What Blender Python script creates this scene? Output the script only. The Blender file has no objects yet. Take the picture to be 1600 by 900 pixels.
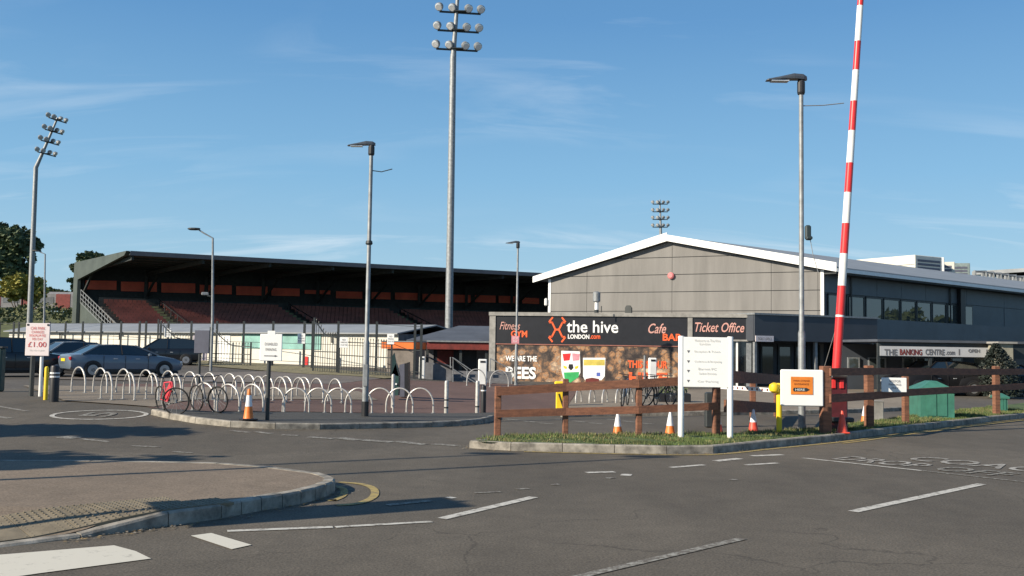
import bpy, bmesh, math, random
from mathutils import Vector, Matrix, Euler
random.seed(7)
SC = bpy.context.scene
COL = SC.collection
R = math.radians
# ------------------------------------------------------------------ camera
F = 1537.0; CH = 1.8
PITCH = math.atan(95/F); ROLL = R(0.9)
camd = bpy.data.cameras.new('camera'); cam = bpy.data.objects.new('camera', camd); COL.objects.link(cam)
camd.sensor_width = 36; camd.lens = 36*F/1600; camd.clip_start = .1; camd.clip_end = 4000
RM = (Euler((R(90)+PITCH, 0, 0)).to_matrix() @ Matrix.Rotation(ROLL, 3, 'Z'))
cam.location = (0, 0, CH); cam.rotation_euler = RM.to_euler()
SC.camera = cam
SC.render.resolution_x = 1024; SC.render.resolution_y = 576
# ------------------------------------------------------------------ light
SUN_EL = R(27); SUN_AZ = (-.866, -.5)       # towards the sun, behind the viewer's left shoulder
sd = Vector((SUN_AZ[0]*math.cos(SUN_EL), SUN_AZ[1]*math.cos(SUN_EL), math.sin(SUN_EL)))
sl = bpy.data.lights.new('sun', 'SUN'); sl.energy = 4.8; sl.angle = R(.5); sl.color = (1, .89, .72)
so = bpy.data.objects.new('sun', sl); COL.objects.link(so); so.location = (-20, -20, 30)
so.rotation_euler = sd.to_track_quat('Z', 'Y').to_euler()
W = bpy.data.worlds.new('World'); SC.world = W; W.use_nodes = True
wn = W.node_tree.nodes; wl = W.node_tree.links; wn.clear()
def WN(t, **k):
    n = wn.new(t)
    for a, b in k.items(): setattr(n, a, b)
    return n
sky = WN('ShaderNodeTexSky', sky_type='NISHITA'); sky.sun_disc = False
sky.sun_elevation = SUN_EL; sky.sun_rotation = R(240); sky.altitude = 60; sky.air_density = 1.0; sky.dust_density = .35; sky.ozone_density = 2.2
tc = WN('ShaderNodeTexCoord'); sx = WN('ShaderNodeSeparateXYZ'); wl.new(tc.outputs['Generated'], sx.inputs[0])
za = WN('ShaderNodeMath', operation='ADD'); wl.new(sx.outputs['Z'], za.inputs[0]); za.inputs[1].default_value = .22
zm = WN('ShaderNodeMath', operation='MAXIMUM'); wl.new(za.outputs[0], zm.inputs[0]); zm.inputs[1].default_value = .05
cx = WN('ShaderNodeMath', operation='DIVIDE'); wl.new(sx.outputs['X'], cx.inputs[0]); wl.new(zm.outputs[0], cx.inputs[1])
cy = WN('ShaderNodeMath', operation='DIVIDE'); wl.new(sx.outputs['Y'], cy.inputs[0]); wl.new(zm.outputs[0], cy.inputs[1])
cc = WN('ShaderNodeCombineXYZ'); wl.new(cx.outputs[0], cc.inputs[0]); wl.new(cy.outputs[0], cc.inputs[1])
mp = WN('ShaderNodeMapping'); wl.new(cc.outputs[0], mp.inputs[0]); mp.inputs['Scale'].default_value = (.8, 3.0, 1); mp.inputs['Rotation'].default_value = (0, 0, R(9)); mp.inputs['Location'].default_value = (1.4, 3.35, 0)
n1 = WN('ShaderNodeTexNoise'); n1.inputs['Scale'].default_value = 1.5; n1.inputs['Detail'].default_value = 9; n1.inputs['Roughness'].default_value = .58; n1.inputs['Distortion'].default_value = .9
wl.new(mp.outputs[0], n1.inputs['Vector'])
mp2 = WN('ShaderNodeMapping'); wl.new(cc.outputs[0], mp2.inputs[0]); mp2.inputs['Scale'].default_value = (.7, 1.2, 1); mp2.inputs['Location'].default_value = (4.2, 1.3, 0)
n2 = WN('ShaderNodeTexNoise'); n2.inputs['Scale'].default_value = 1.1; n2.inputs['Detail'].default_value = 3; wl.new(mp2.outputs[0], n2.inputs['Vector'])
r1 = WN('ShaderNodeMapRange'); wl.new(n1.outputs['Fac'], r1.inputs[0]); r1.inputs[1].default_value = .49; r1.inputs[2].default_value = .76
r2 = WN('ShaderNodeMapRange'); wl.new(n2.outputs['Fac'], r2.inputs[0]); r2.inputs[1].default_value = .43; r2.inputs[2].default_value = .66
mu = WN('ShaderNodeMath', operation='MULTIPLY'); wl.new(r1.outputs[0], mu.inputs[0]); wl.new(r2.outputs[0], mu.inputs[1])
mu2 = WN('ShaderNodeMath', operation='MULTIPLY'); wl.new(mu.outputs[0], mu2.inputs[0]); mu2.inputs[1].default_value = .55
mx = WN('ShaderNodeMix', data_type='RGBA'); wl.new(mu2.outputs[0], mx.inputs[0]); wl.new(sky.outputs[0], mx.inputs[6]); mx.inputs[7].default_value = (6.0, 6.5, 6.9, 1)
hz = WN('ShaderNodeMapRange'); wl.new(sx.outputs['Z'], hz.inputs[0]); hz.inputs[1].default_value = -.02; hz.inputs[2].default_value = .42; hz.inputs[3].default_value = .92; hz.inputs[4].default_value = .85; hz.interpolation_type = 'SMOOTHSTEP'
hm = WN('ShaderNodeMix', data_type='RGBA'); wl.new(hz.outputs[0], hm.inputs[0]); wl.new(sky.outputs[0], hm.inputs[6])
cr = WN('ShaderNodeValToRGB'); wl.new(sx.outputs['Z'], cr.inputs[0]); ce = cr.color_ramp.elements
ce[0].position = 0.0; ce[0].color = (.40, .58, .68, 1); ce[1].position = .6; ce[1].color = (.055, .17, .38, 1)
for ps, cl_ in ((.07, (.34, .56, .72, 1)), (.17, (.22, .46, .70, 1)), (.32, (.11, .30, .58, 1))): e_ = ce.new(ps); e_.color = cl_
vsn = WN('ShaderNodeVectorMath', operation='SCALE'); wl.new(cr.outputs[0], vsn.inputs[0]); vsn.inputs['Scale'].default_value = 7.2; wl.new(vsn.outputs[0], hm.inputs[7])
wl.new(hm.outputs[2], mx.inputs[6])
bg = WN('ShaderNodeBackground'); wl.new(mx.outputs[2], bg.inputs[0]); bg.inputs[1].default_value = .092
wo = WN('ShaderNodeOutputWorld'); wl.new(bg.outputs[0], wo.inputs[0])
vs = SC.view_settings; vs.view_transform = 'Standard'; vs.look = 'None'; vs.gamma = 1; vs.exposure = .68; vs.use_curve_mapping = False
# ------------------------------------------------------------------ terrain and pixels
def S(t): t = max(0, min(1, t)); return t*t*(3-2*t)
def tz(x, y): return S((-x)/9)*(.35*S((y-14)/12)+.25*S((y-45)/30))
def ray(px, py): return (RM @ Vector(((px-800)/F, -(py-450)/F, -1)))
def AT(px, py, Y):
    d = ray(px, py); return Vector((0, 0, CH))+d*(Y/d.y)
def G(px, py, dz=0):
    d = ray(px, py); d = d/d.y; Y = 3.0
    while Y < 200:
        p = Vector((0, 0, CH))+d*Y
        if p.z <= tz(p.x, p.y)+dz: break
        Y += .02+Y*.001
    return p
def ZP(px, py, Y): return AT(px, py, Y).z
def onplane(px, py, P, n):
    d = ray(px, py); C = Vector((0, 0, CH)); return C+d*((P-C).dot(n)/d.dot(n))
ORD = ['first', 'second', 'third', 'fourth', 'fifth', 'sixth', 'seventh', 'eighth', 'ninth', 'tenth', 'eleventh', 'twelfth', 'thirteenth', 'fourteenth', 'fifteenth']
# ------------------------------------------------------------------ materials
MATS = {}
def mat(name, col, rough=.7, var=.12, scale=3.0, bump=0, bscale=60, metal=0, spec=.5, col2=None, coat=0, streak=None):
    if name in MATS: return MATS[name]
    m = bpy.data.materials.new(name); m.use_nodes = True; nt = m.node_tree; N = nt.nodes; L = nt.links
    b = N['Principled BSDF']; b.inputs['Roughness'].default_value = rough; b.inputs['Metallic'].default_value = metal
    b.inputs['Specular IOR Level'].default_value = spec; b.inputs['Coat Weight'].default_value = coat
    t = N.new('ShaderNodeTexCoord'); mp = N.new('ShaderNodeMapping'); L.new(t.outputs['Object'], mp.inputs[0])
    if streak: mp.inputs['Scale'].default_value = streak
    n = N.new('ShaderNodeTexNoise'); n.inputs['Scale'].default_value = scale; n.inputs['Detail'].default_value = 6; n.inputs['Roughness'].default_value = .62
    L.new(mp.outputs[0], n.inputs['Vector'])
    c2 = col2 or [max(0, c*(1-var*2.2)) for c in col]; c1 = [min(1, c*(1+var)) for c in col] if not col2 else col
    r = N.new('ShaderNodeValToRGB'); r.color_ramp.elements[0].position = .32; r.color_ramp.elements[1].position = .68
    r.color_ramp.elements[0].color = (*c2, 1); r.color_ramp.elements[1].color = (*c1, 1)
    L.new(n.outputs['Fac'], r.inputs[0]); L.new(r.outputs[0], b.inputs['Base Color'])
    if bump:
        n2 = N.new('ShaderNodeTexNoise'); n2.inputs['Scale'].default_value = bscale; n2.inputs['Detail'].default_value = 3; L.new(t.outputs['Object'], n2.inputs['Vector'])
        bp = N.new('ShaderNodeBump'); bp.inputs['Strength'].default_value = bump; bp.inputs['Distance'].default_value = .01
        L.new(n2.outputs['Fac'], bp.inputs['Height']); L.new(bp.outputs[0], b.inputs['Normal'])
    MATS[name] = m; return m
def asphalt(name, col, speck=.5, big=.3, tint=None):
    m = bpy.data.materials.new(name); m.use_nodes = True; nt = m.node_tree; N = nt.nodes; L = nt.links; b = N['Principled BSDF']
    b.inputs['Roughness'].default_value = .86; b.inputs['Specular IOR Level'].default_value = .3
    t = N.new('ShaderNodeTexCoord')
    def noise(s, d, r, stretch=None):
        n = N.new('ShaderNodeTexNoise'); n.inputs['Scale'].default_value = s; n.inputs['Detail'].default_value = d; n.inputs['Roughness'].default_value = r
        if stretch:
            mm = N.new('ShaderNodeMapping'); mm.inputs['Scale'].default_value = stretch; mm.inputs['Rotation'].default_value = (0, 0, R(-35)); L.new(t.outputs['Object'], mm.inputs[0]); L.new(mm.outputs[0], n.inputs['Vector'])
        else: L.new(t.outputs['Object'], n.inputs['Vector'])
        return n
    a = noise(.35, 5, .6, (1, .35, 1)); c = noise(45, 2, .7); e = noise(2.2, 6, .7)
    def ramp(n, lo, hi, p0=.3, p1=.7):
        r = N.new('ShaderNodeMapRange'); r.inputs[1].default_value = p0; r.inputs[2].default_value = p1; r.inputs[3].default_value = lo; r.inputs[4].default_value = hi
        L.new(n.outputs['Fac'], r.inputs[0]); return r
    ra = ramp(a, 1-big, 1+big*.6); rc = ramp(c, 1-speck, 1+speck); re = ramp(e, .86, 1.12)
    m1 = N.new('ShaderNodeMath'); m1.operation = 'MULTIPLY'; L.new(ra.outputs[0], m1.inputs[0]); L.new(rc.outputs[0], m1.inputs[1])
    m2 = N.new('ShaderNodeMath'); m2.operation = 'MULTIPLY'; L.new(m1.outputs[0], m2.inputs[0]); L.new(re.outputs[0], m2.inputs[1])
    wv = N.new('ShaderNodeTexNoise'); wv.inputs['Scale'].default_value = 1.3; wv.inputs['Detail'].default_value = 5; L.new(t.outputs['Object'], wv.inputs['Vector'])
    wm_ = N.new('ShaderNodeMix'); wm_.data_type = 'RGBA'; wm_.blend_type = 'ADD'; wm_.inputs[0].default_value = .9; L.new(t.outputs['Object'], wm_.inputs[6]); L.new(wv.outputs['Color'], wm_.inputs[7])
    vo = N.new('ShaderNodeTexVoronoi'); vo.feature = 'DISTANCE_TO_EDGE'; vo.inputs['Scale'].default_value = .3; L.new(wm_.outputs[2], vo.inputs['Vector'])
    ck = N.new('ShaderNodeMapRange'); ck.inputs[1].default_value = .0; ck.inputs[2].default_value = .006; ck.inputs[3].default_value = .62; ck.inputs[4].default_value = 1; L.new(vo.outputs['Distance'], ck.inputs[0])
    mk = N.new('ShaderNodeMapRange'); mk.inputs[1].default_value = .5; mk.inputs[2].default_value = .6; mk.inputs[3].default_value = 1; mk.inputs[4].default_value = 0; L.new(a.outputs['Fac'], mk.inputs[0])
    mxx = N.new('ShaderNodeMath'); mxx.operation = 'MAXIMUM'; L.new(ck.outputs[0], mxx.inputs[0]); L.new(mk.outputs[0], mxx.inputs[1])
    vp = N.new('ShaderNodeTexVoronoi'); vp.inputs['Scale'].default_value = .16; vp.distance = 'CHEBYCHEV'; L.new(t.outputs['Object'], vp.inputs['Vector'])
    sp_ = N.new('ShaderNodeSeparateColor'); L.new(vp.outputs['Color'], sp_.inputs[0]); pr_ = N.new('ShaderNodeMapRange'); pr_.inputs[3].default_value = .90; pr_.inputs[4].default_value = 1.06; L.new(sp_.outputs[0], pr_.inputs[0])
    m3 = N.new('ShaderNodeMath'); m3.operation = 'MULTIPLY'; L.new(m2.outputs[0], m3.inputs[0]); L.new(mxx.outputs[0], m3.inputs[1])
    m4 = N.new('ShaderNodeMath'); m4.operation = 'MULTIPLY'; L.new(m3.outputs[0], m4.inputs[0]); L.new(pr_.outputs[0], m4.inputs[1])
    v = N.new('ShaderNodeVectorMath'); v.operation = 'SCALE'; v.inputs[0].default_value = col; L.new(m4.outputs[0], v.inputs['Scale'])
    L.new(v.outputs[0], b.inputs['Base Color'])
    bp = N.new('ShaderNodeBump'); bp.inputs['Strength'].default_value = .5; bp.inputs['Distance'].default_value = .006; L.new(c.outputs['Fac'], bp.inputs['Height']); L.new(bp.outputs[0], b.inputs['Normal'])
    MATS[name] = m; return m
def paint_worn(name, col, under, wear=.5, scale=9):
    m = bpy.data.materials.new(name); m.use_nodes = True; nt = m.node_tree; N = nt.nodes; L = nt.links; b = N['Principled BSDF']
    b.inputs['Roughness'].default_value = .8
    t = N.new('ShaderNodeTexCoord'); n = N.new('ShaderNodeTexNoise'); n.inputs['Scale'].default_value = scale; n.inputs['Detail'].default_value = 8; n.inputs['Roughness'].default_value = .75
    L.new(t.outputs['Object'], n.inputs['Vector'])
    r = N.new('ShaderNodeValToRGB'); r.color_ramp.elements[0].position = wear-.07; r.color_ramp.elements[1].position = wear+.1
    r.color_ramp.elements[0].color = (*under, 1); r.color_ramp.elements[1].color = (*col, 1)
    L.new(n.outputs['Fac'], r.inputs[0]); L.new(r.outputs[0], b.inputs['Base Color']); MATS[name] = m; return m
ASP = (.112, .096, .075)
M_road = asphalt('road asphalt', ASP, .42, .3)
M_tarmac = asphalt('car park tarmac', (.10, .088, .074), .3, .25)
M_pave = asphalt('pavement aggregate', (.185, .145, .107), .35, .16)
M_path = asphalt('dark footway tarmac', (.075, .072, .066), .4, .25)
M_beige = asphalt('pale paving', (.23, .19, .145), .2, .2)
M_block = asphalt('red block paving', (.14, .085, .068), .3, .3)
M_white_line = paint_worn('worn white road paint', (.50, .48, .43), ASP, .42)
M_faint_line = paint_worn('very worn white road paint', (.34, .33, .29), ASP, .52, 14)
M_mid_line = paint_worn('half worn white road paint', (.42, .40, .36), ASP, .49, 7)
M_zebra = paint_worn('white crossing paint', (.56, .53, .45), (.2, .19, .16), .33, 6)
M_yellow_line = paint_worn('worn yellow road paint', (.36, .27, .09), ASP, .43)
M_kerb = mat('concrete kerb', (.29, .265, .225), .9, .28, 5, .4, 80)
M_soil = mat('distant rough ground', (.06, .07, .035), .95, .3, .2)
M_grassg = mat('grass soil', (.07, .11, .03), .95, .3, 2)
M_galv = mat('galvanised steel', (.25, .265, .275), .55, .14, 6, metal=.3)
M_hoop = mat('brushed steel hoop', (.52, .50, .47), .42, .16, 9, metal=.3)
M_black = mat('black plastic', (.014, .014, .017), .5, .1)
M_dark = mat('dark painted steel', (.028, .034, .036), .5, .15)
M_dgreen = mat('dark green steel', (.02, .06, .055), .5, .15)
M_white = mat('white painted metal', (.78, .78, .76), .55, .05, 2)
M_signw = mat('white sign face', (.86, .86, .84), .45, .02)
M_wood = mat('reddish fence timber', (.25, .108, .06), .85, .25, 3, .6, 30, col2=(.11, .05, .032), streak=(1, 1, 7))
M_woodr = mat('reddish rail timber', (.24, .10, .056), .85, .25, 2.2, .6, 30, col2=(.12, .052, .034), streak=(2, 2, 9))
M_orange = mat('orange paint', (.85, .19, .035), .5, .06)
M_cone = mat('cone orange', (.80, .20, .03), .5, .1, 8)
M_cone_red = mat('cone red', (.72, .08, .045), .5, .1, 8)
M_reflw = mat('cone white sleeve', (.78, .78, .8), .4, .06, 8)
M_red = mat('barrier red', (.66, .035, .035), .35, .05)
M_dred = mat('dark red panel', (.16, .022, .016), .6, .2)
M_dredg = mat('barrier cabinet maroon', (.10, .015, .02), .5, .2)
M_yellow = mat('yellow paint', (.80, .56, .02), .5, .05)
M_cream = mat('cream cladding', (.60, .58, .51), .8, .05, .8)
M_roofg = mat('grey sheet roof', (.24, .255, .27), .6, .08, .6)
M_slate = mat('slate blue roof', (.075, .085, .105), .7, .12, .8)
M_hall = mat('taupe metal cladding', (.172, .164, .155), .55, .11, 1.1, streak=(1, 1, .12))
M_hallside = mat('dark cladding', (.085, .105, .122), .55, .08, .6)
M_hallside2 = mat('navy cladding', (.050, .058, .072), .55, .08, .6)
M_barge = mat('white roof trim', (.80, .80, .78), .5, .03)
M_standg = mat('green grey cladding', (.062, .076, .066), .6, .12, .6)
M_standroof = mat('stand roof sheet', (.03, .035, .035), .7, .12, .6)
M_standdark = mat('stand dark steel', (.035, .04, .04), .7, .2)
M_standor = mat('stand orange hoarding', (.78, .13, .065), .6, .12, .5)
M_seat = mat('red seats', (.23, .068, .048), .6, .2, .4)
M_terr = mat('terrace concrete', (.10, .085, .075), .9, .2)
M_aisle = mat('aisle steps', (.22, .23, .12), .9, .2)
M_teal = mat('teal netting', (.22, .42, .38), .8, .15, 1)
M_signblk = mat('black fascia', (.018, .018, .022), .4, .1)
M_sorange = mat('sign orange', (.86, .13, .035), .5, .03)
M_spale = mat('script lettering', (.62, .33, .28), .5, .05)
M_bluegrey = mat('back of sign', (.10, .105, .14), .6, .1)
M_greencab = mat('green cabinet', (.045, .17, .125), .5, .12, 4)
M_concrete = mat('concrete', (.30, .29, .27), .9, .15)
M_greywall = mat('grey wall', (.15, .15, .16), .8, .15)
M_inkg = mat('grey print', (.50, .50, .50), .6, 0)
M_inkd = mat('dark print', (.12, .12, .13), .6, 0)
M_inkr = mat('red print', (.55, .10, .10), .6, 0)
M_pinkw = mat('pink white sign', (.74, .66, .66), .5, .04)
M_tyre = mat('tyre rubber', (.018, .018, .018), .85, .2)
M_rim = mat('alloy rim', (.35, .35, .36), .35, .05, metal=.6)
M_redl = mat('tail lamp', (.45, .02, .02), .15, 0)
M_plate = mat('number plate yellow', (.75, .55, .03), .4, 0)
M_chrome = mat('lamp glass', (.62, .64, .66), .1, 0, metal=.3)
def glass(name, col, rough=.04):
    m = mat(name, col, rough, .02, spec=1.0); return m
M_glass = glass('dark window glass', (.018, .022, .025))
M_carglass = glass('car glass', (.012, .018, .022), .03)
M_winglass = glass('reflective building glass', (.05, .06, .06), .02)
def carpaint(n, c): return mat(n, c, .3, .02, coat=.5, spec=.5)
# ------------------------------------------------------------------ mesh helpers
class MB:
    def __init__(s): s.v = []; s.f = []; s.mi = []; s.cur = 0; s.smooth = False
    def add(s, vs, fs):
        n = len(s.v); s.v += [tuple(v) for v in vs]
        for f in fs: s.f.append([n+i for i in f]); s.mi.append(s.cur)
        return s
    def box(s, c, d, rz=0, M=None):
        hx, hy, hz = d[0]/2, d[1]/2, d[2]/2; c = Vector(c)
        T = Matrix.Rotation(rz, 3, 'Z') if M is None else M
        vs = [c+T @ Vector((a*hx, b*hy, e*hz)) for e in (-1, 1) for b in (-1, 1) for a in (-1, 1)]
        return s.add(vs, [(0, 2, 3, 1), (4, 5, 7, 6), (0, 1, 5, 4), (2, 6, 7, 3), (0, 4, 6, 2), (1, 3, 7, 5)])
    def bbox(s, c, d, bev=.01, rz=0, M=None):     # box with chamfered vertical and top edges
        hx, hy, hz = d[0]/2, d[1]/2, d[2]/2; b = min(bev, hx*.9, hy*.9, hz*.9); c = Vector(c)
        T = Matrix.Rotation(rz, 3, 'Z') if M is None else M
        def ring(x, y, z, k): return [(x-k, -y, z), (x, -y+k, z), (x, y-k, z), (x-k, y, z), (-x+k, y, z), (-x, y-k, z), (-x, -y+k, z), (-x+k, -y, z)]
        rs = ring(hx-b, hy-b, -hz, b*.5)+ring(hx, hy, -hz+b, b)+ring(hx, hy, hz-b, b)+ring(hx-b, hy-b, hz, b*.5)
        vs = [c+T @ Vector(p) for p in rs]; fs = [tuple(range(7, -1, -1)), tuple(range(24, 32))]
        for k in range(3):
            for i in range(8): j = (i+1) % 8; fs.append((k*8+i, k*8+j, k*8+8+j, k*8+8+i))
        return s.add(vs, fs)
    def tube(s, path, r, n=8, cap=True):
        P = [Vector(p) for p in path]; rr = r if isinstance(r, (list, tuple)) else [r]*len(P); rings = []
        up = None
        for i, p in enumerate(P):
            t = (P[min(i+1, len(P)-1)]-P[max(i-1, 0)]).normalized()
            if up is None: up = Vector((0, 0, 1)) if abs(t.z) < .9 else Vector((1, 0, 0))
            a = t.cross(up)
            if a.length < 1e-4: a = t.orthogonal()
            a.normalize(); b = a.cross(t).normalized(); up = b if abs(t.dot(b)) < .9 else up
            rings.append([p+(a*math.cos(2*math.pi*k/n)+b*math.sin(2*math.pi*k/n))*rr[i] for k in range(n)])
        vs = [v for g in rings for v in g]; fs = []
        for i in range(len(P)-1):
            for k in range(n):
                j = (k+1) % n; fs.append((i*n+k, i*n+j, i*n+n+j, i*n+n+k))
        if cap: fs.append(tuple(range(n-1, -1, -1))); fs.append(tuple((len(P)-1)*n+k for k in range(n)))
        return s.add(vs, fs)
    def bar(s, a, b, w, h=None):
        a = Vector(a); b = Vector(b); d = b-a; L = d.length; h = h or w
        q = d.to_track_quat('X', 'Z').to_matrix(); return s.box((a+b)/2, (L, w, h), M=q)
    def poly(s, pts, th=None):     # planar polygon, optionally thickened by vector th
        n = len(pts); pts = [Vector(p) for p in pts]
        if th is None: return s.add(pts, [tuple(range(n))])
        q = [p+Vector(th) for p in pts]
        return s.add(pts+q, [tuple(range(n)), tuple(range(2*n-1, n-1, -1))]+[(i, i+n, (i+1) % n+n, (i+1) % n) for i in range(n)])
    def lathe(s, prof, c=(0, 0, 0), n=16):
        c = Vector(c); vs = []; fs = []
        for r, z in prof: vs += [c+Vector((r*math.cos(2*math.pi*k/n), r*math.sin(2*math.pi*k/n), z)) for k in range(n)]
        for i in range(len(prof)-1):
            for k in range(n): j = (k+1) % n; fs.append((i*n+k, i*n+j, i*n+n+j, i*n+n+k))
        fs.append(tuple(range(n-1, -1, -1))); fs.append(tuple((len(prof)-1)*n+k for k in range(n)))
        return s.add(vs, fs)
    def build(s, name, m, parent=None, world=False, smooth=False, loc=None, fix=True):
        me = bpy.data.meshes.new(name); V = s.v
        if world and parent is not None:
            iv = BASE[parent.name].inverted(); V = [iv @ Vector(v) for v in V]
        if loc is not None: V = [Vector(v)-Vector(loc) for v in V]
        me.from_pydata(V, [], s.f)
        ms = m if isinstance(m, (list, tuple)) else [m]
        for x in ms: me.materials.append(x)
        if len(ms) > 1: me.polygons.foreach_set('material_index', s.mi)
        if fix:
            bm = bmesh.new(); bm.from_mesh(me); bmesh.ops.recalc_face_normals(bm, faces=bm.faces); bm.to_mesh(me); bm.free()
        if smooth:
            for p in me.polygons: p.use_smooth = True
            try: me.set_sharp_from_angle(angle=R(38))
            except Exception: pass
        o = bpy.data.objects.new(name, me); COL.objects.link(o)
        if parent is not None:
            o.parent = parent
            if parent.name in BASE and parent.type == 'MESH' and world: pass
            d = BASE.get(parent.name); 
        if loc is not None: o.location = loc
        BASE[o.name] = (BASE[parent.name].copy() if parent is not None and parent.name in BASE else Matrix.Translation(Vector(loc) if loc is not None else Vector()))
        return o
BASE = {}
def tag(o, label, cat, group=None, kind=None):
    if label: o['label'] = label
    if cat: o['category'] = cat
    if group: o['group'] = group
    if kind: o['kind'] = kind
    return o
def thing(name, label, cat, loc=(0, 0, 0), rz=0, group=None):
    o = bpy.data.objects.new(name, None); COL.objects.link(o); o.location = loc; o.rotation_euler = (0, 0, rz); o.empty_display_size = .2
    BASE[o.name] = Matrix.Translation(Vector(loc)) @ Matrix.Rotation(rz, 4, 'Z')
    return tag(o, label, cat, group)
def copy_tree(o, parent=None):
    c = o.copy(); COL.objects.link(c)
    if parent is not None: c.parent = parent
    if o.name in BASE: BASE[c.name] = BASE[o.name]
    for ch in KIDS(o): copy_tree(ch, c)
    return c
def KIDS(o): return [x for x in list(COL.objects) if x.parent == o]
def dup(o, loc, rz, label, sc=None):
    c = copy_tree(o); c.location = loc; c.rotation_euler = (0, 0, rz); c['label'] = label
    if sc: c.scale = (sc, sc, sc)
    return c
def text(body, O, ux, uy, w, h, m, parent, name='lettering', th=.006, bold=0, shear=0, world=True):
    cu = bpy.data.curves.new('t', 'FONT'); cu.body = body; cu.size = 1; cu.offset = bold; cu.shear = shear; cu.resolution_u = 3
    cu.align_x = 'LEFT'
    t = bpy.data.objects.new('t', cu); COL.objects.link(t)
    bpy.context.view_layer.update()
    me = bpy.data.meshes.new_from_object(t.evaluated_get(bpy.context.evaluated_depsgraph_get()))
    bpy.data.objects.remove(t); bpy.data.curves.remove(cu)
    xs = [v.co.x for v in me.vertices]; ys = [v.co.y for v in me.vertices]; x0, x1, y0, y1 = min(xs), max(xs), min(ys), max(ys)
    ux = Vector(ux).normalized(); uy = Vector(uy).normalized(); nn = ux.cross(uy); O = Vector(O)
    V = [O+ux*((v.co.x-x0)/(x1-x0)*w)+uy*((v.co.y-y0)/(y1-y0)*h)+nn*th for v in me.vertices]
    if h == 0: pass
    b = MB(); b.add(V, [tuple(p.vertices) for p in me.polygons]); bpy.data.meshes.remove(me)
    return b.build(name, m, parent, world=world, fix=False)
def stroke(m_, pts, w, O, ux, uy, th):       # flat strokes through 2-D points
    ux = Vector(ux); uy = Vector(uy); nn = ux.cross(uy)
    for a, b in zip(pts, pts[1:]):
        a2 = Vector((a[0], a[1])); b2 = Vector((b[0], b[1])); d = (b2-a2).normalized(); n = Vector((-d.y, d.x))*w/2; e = d*w*.35
        q = [a2-e+n, b2+e+n, b2+e-n, a2-e-n]
        m_.poly([Vector(O)+ux*p.x+uy*p.y+nn*th for p in q])
def catmull(P, k=6):
    P = [Vector(p) for p in P]; out = []
    for i in range(len(P)-1):
        p0 = P[max(i-1, 0)]; p1 = P[i]; p2 = P[i+1]; p3 = P[min(i+2, len(P)-1)]
        for j in range(k):
            t = j/k; out.append(.5*((2*p1)+(p2-p0)*t+(2*p0-5*p1+4*p2-p3)*t*t+(3*p1-p0-3*p2+p3)*t**3))
    out.append(P[-1]); return out
def resample(P, step):
    out = [P[0].copy()]; acc = 0
    for a, b in zip(P, P[1:]):
        L = (b-a).length
        if L < 1e-6: continue
        d = step-acc
        while d <= L: out.append(a+(b-a)*(d/L)); d += step
        acc = L-(d-step)
    if (out[-1]-P[-1]).length > step*.3: out.append(P[-1].copy())
    return out
def sheet(name, pts, dz, m, parent=None, zf=None, kind='structure', cell=1.0, thick=0):
    bm = bmesh.new(); vs = [bm.verts.new((p[0], p[1], 0)) for p in pts]; bm.faces.new(vs)
    xs = [p[0] for p in pts]; ys = [p[1] for p in pts]
    if (max(ys) > 13 and min(xs) < 1) or zf:
        x = math.floor(min(xs))
        while x < max(xs):
            if x < 1.5 or zf: bmesh.ops.bisect_plane(bm, geom=bm.verts[:]+bm.edges[:]+bm.faces[:], plane_co=(x, 0, 0), plane_no=(1, 0, 0))
            x += cell
        y = math.floor(min(ys))
        while y < max(ys):
            if y > 12 or zf: bmesh.ops.bisect_plane(bm, geom=bm.verts[:]+bm.edges[:]+bm.faces[:], plane_co=(0, y, 0), plane_no=(0, 1, 0))
            y += cell
    for v in bm.verts: v.co.z = (zf(v.co.x, v.co.y) if zf else tz(v.co.x, v.co.y))+dz
    bmesh.ops.triangulate(bm, faces=bm.faces)
    for f in bm.faces:
        f.normal_update()
        if f.normal.z < 0: f.normal_flip()
    me = bpy.data.meshes.new(name); bm.to_mesh(me); bm.free(); me.materials.append(m)
    o = bpy.data.objects.new(name, me); COL.objects.link(o)
    if parent is not None: o.parent = parent
    elif kind: o['kind'] = kind
    BASE[o.name] = Matrix.Identity(4)
    return o
def kerbline(path, zt, parent, m=M_kerb, L=.915, w=.14, side=1):     # stones along a path; side = +1 puts the body to the left
    P = resample([Vector((p[0], p[1], 0)) for p in path], L)
    nrm = []
    for i in range(len(P)):
        t = (P[min(i+1, len(P)-1)]-P[max(i-1, 0)]).normalized(); nrm.append(Vector((-t.y, t.x, 0))*side)
    for i in range(len(P)-1):
        a, b = P[i], P[i+1]; d = (b-a).normalized()*.006; prof = []
        for p, n in ((a+d, nrm[i]), (b-d, nrm[i+1])):
            z = zt(p.x, p.y)+random.uniform(-.004, .004); g = tz(p.x, p.y)-.06
            prof.append([p+Vector((0, 0, g)), p+n*.005+Vector((0, 0, z-.02)), p+n*.025+Vector((0, 0, z)), p+n*w+Vector((0, 0, z)), p+n*w+Vector((0, 0, g))])
        mb = MB(); mb.add(prof[0]+prof[1], [(0, 1, 2, 3, 4), (9, 8, 7, 6, 5)]+[(k, (k+1) % 5, (k+1) % 5+5, k+5) for k in range(5)])
        mb.build('kerb_stone', m, parent)
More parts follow.
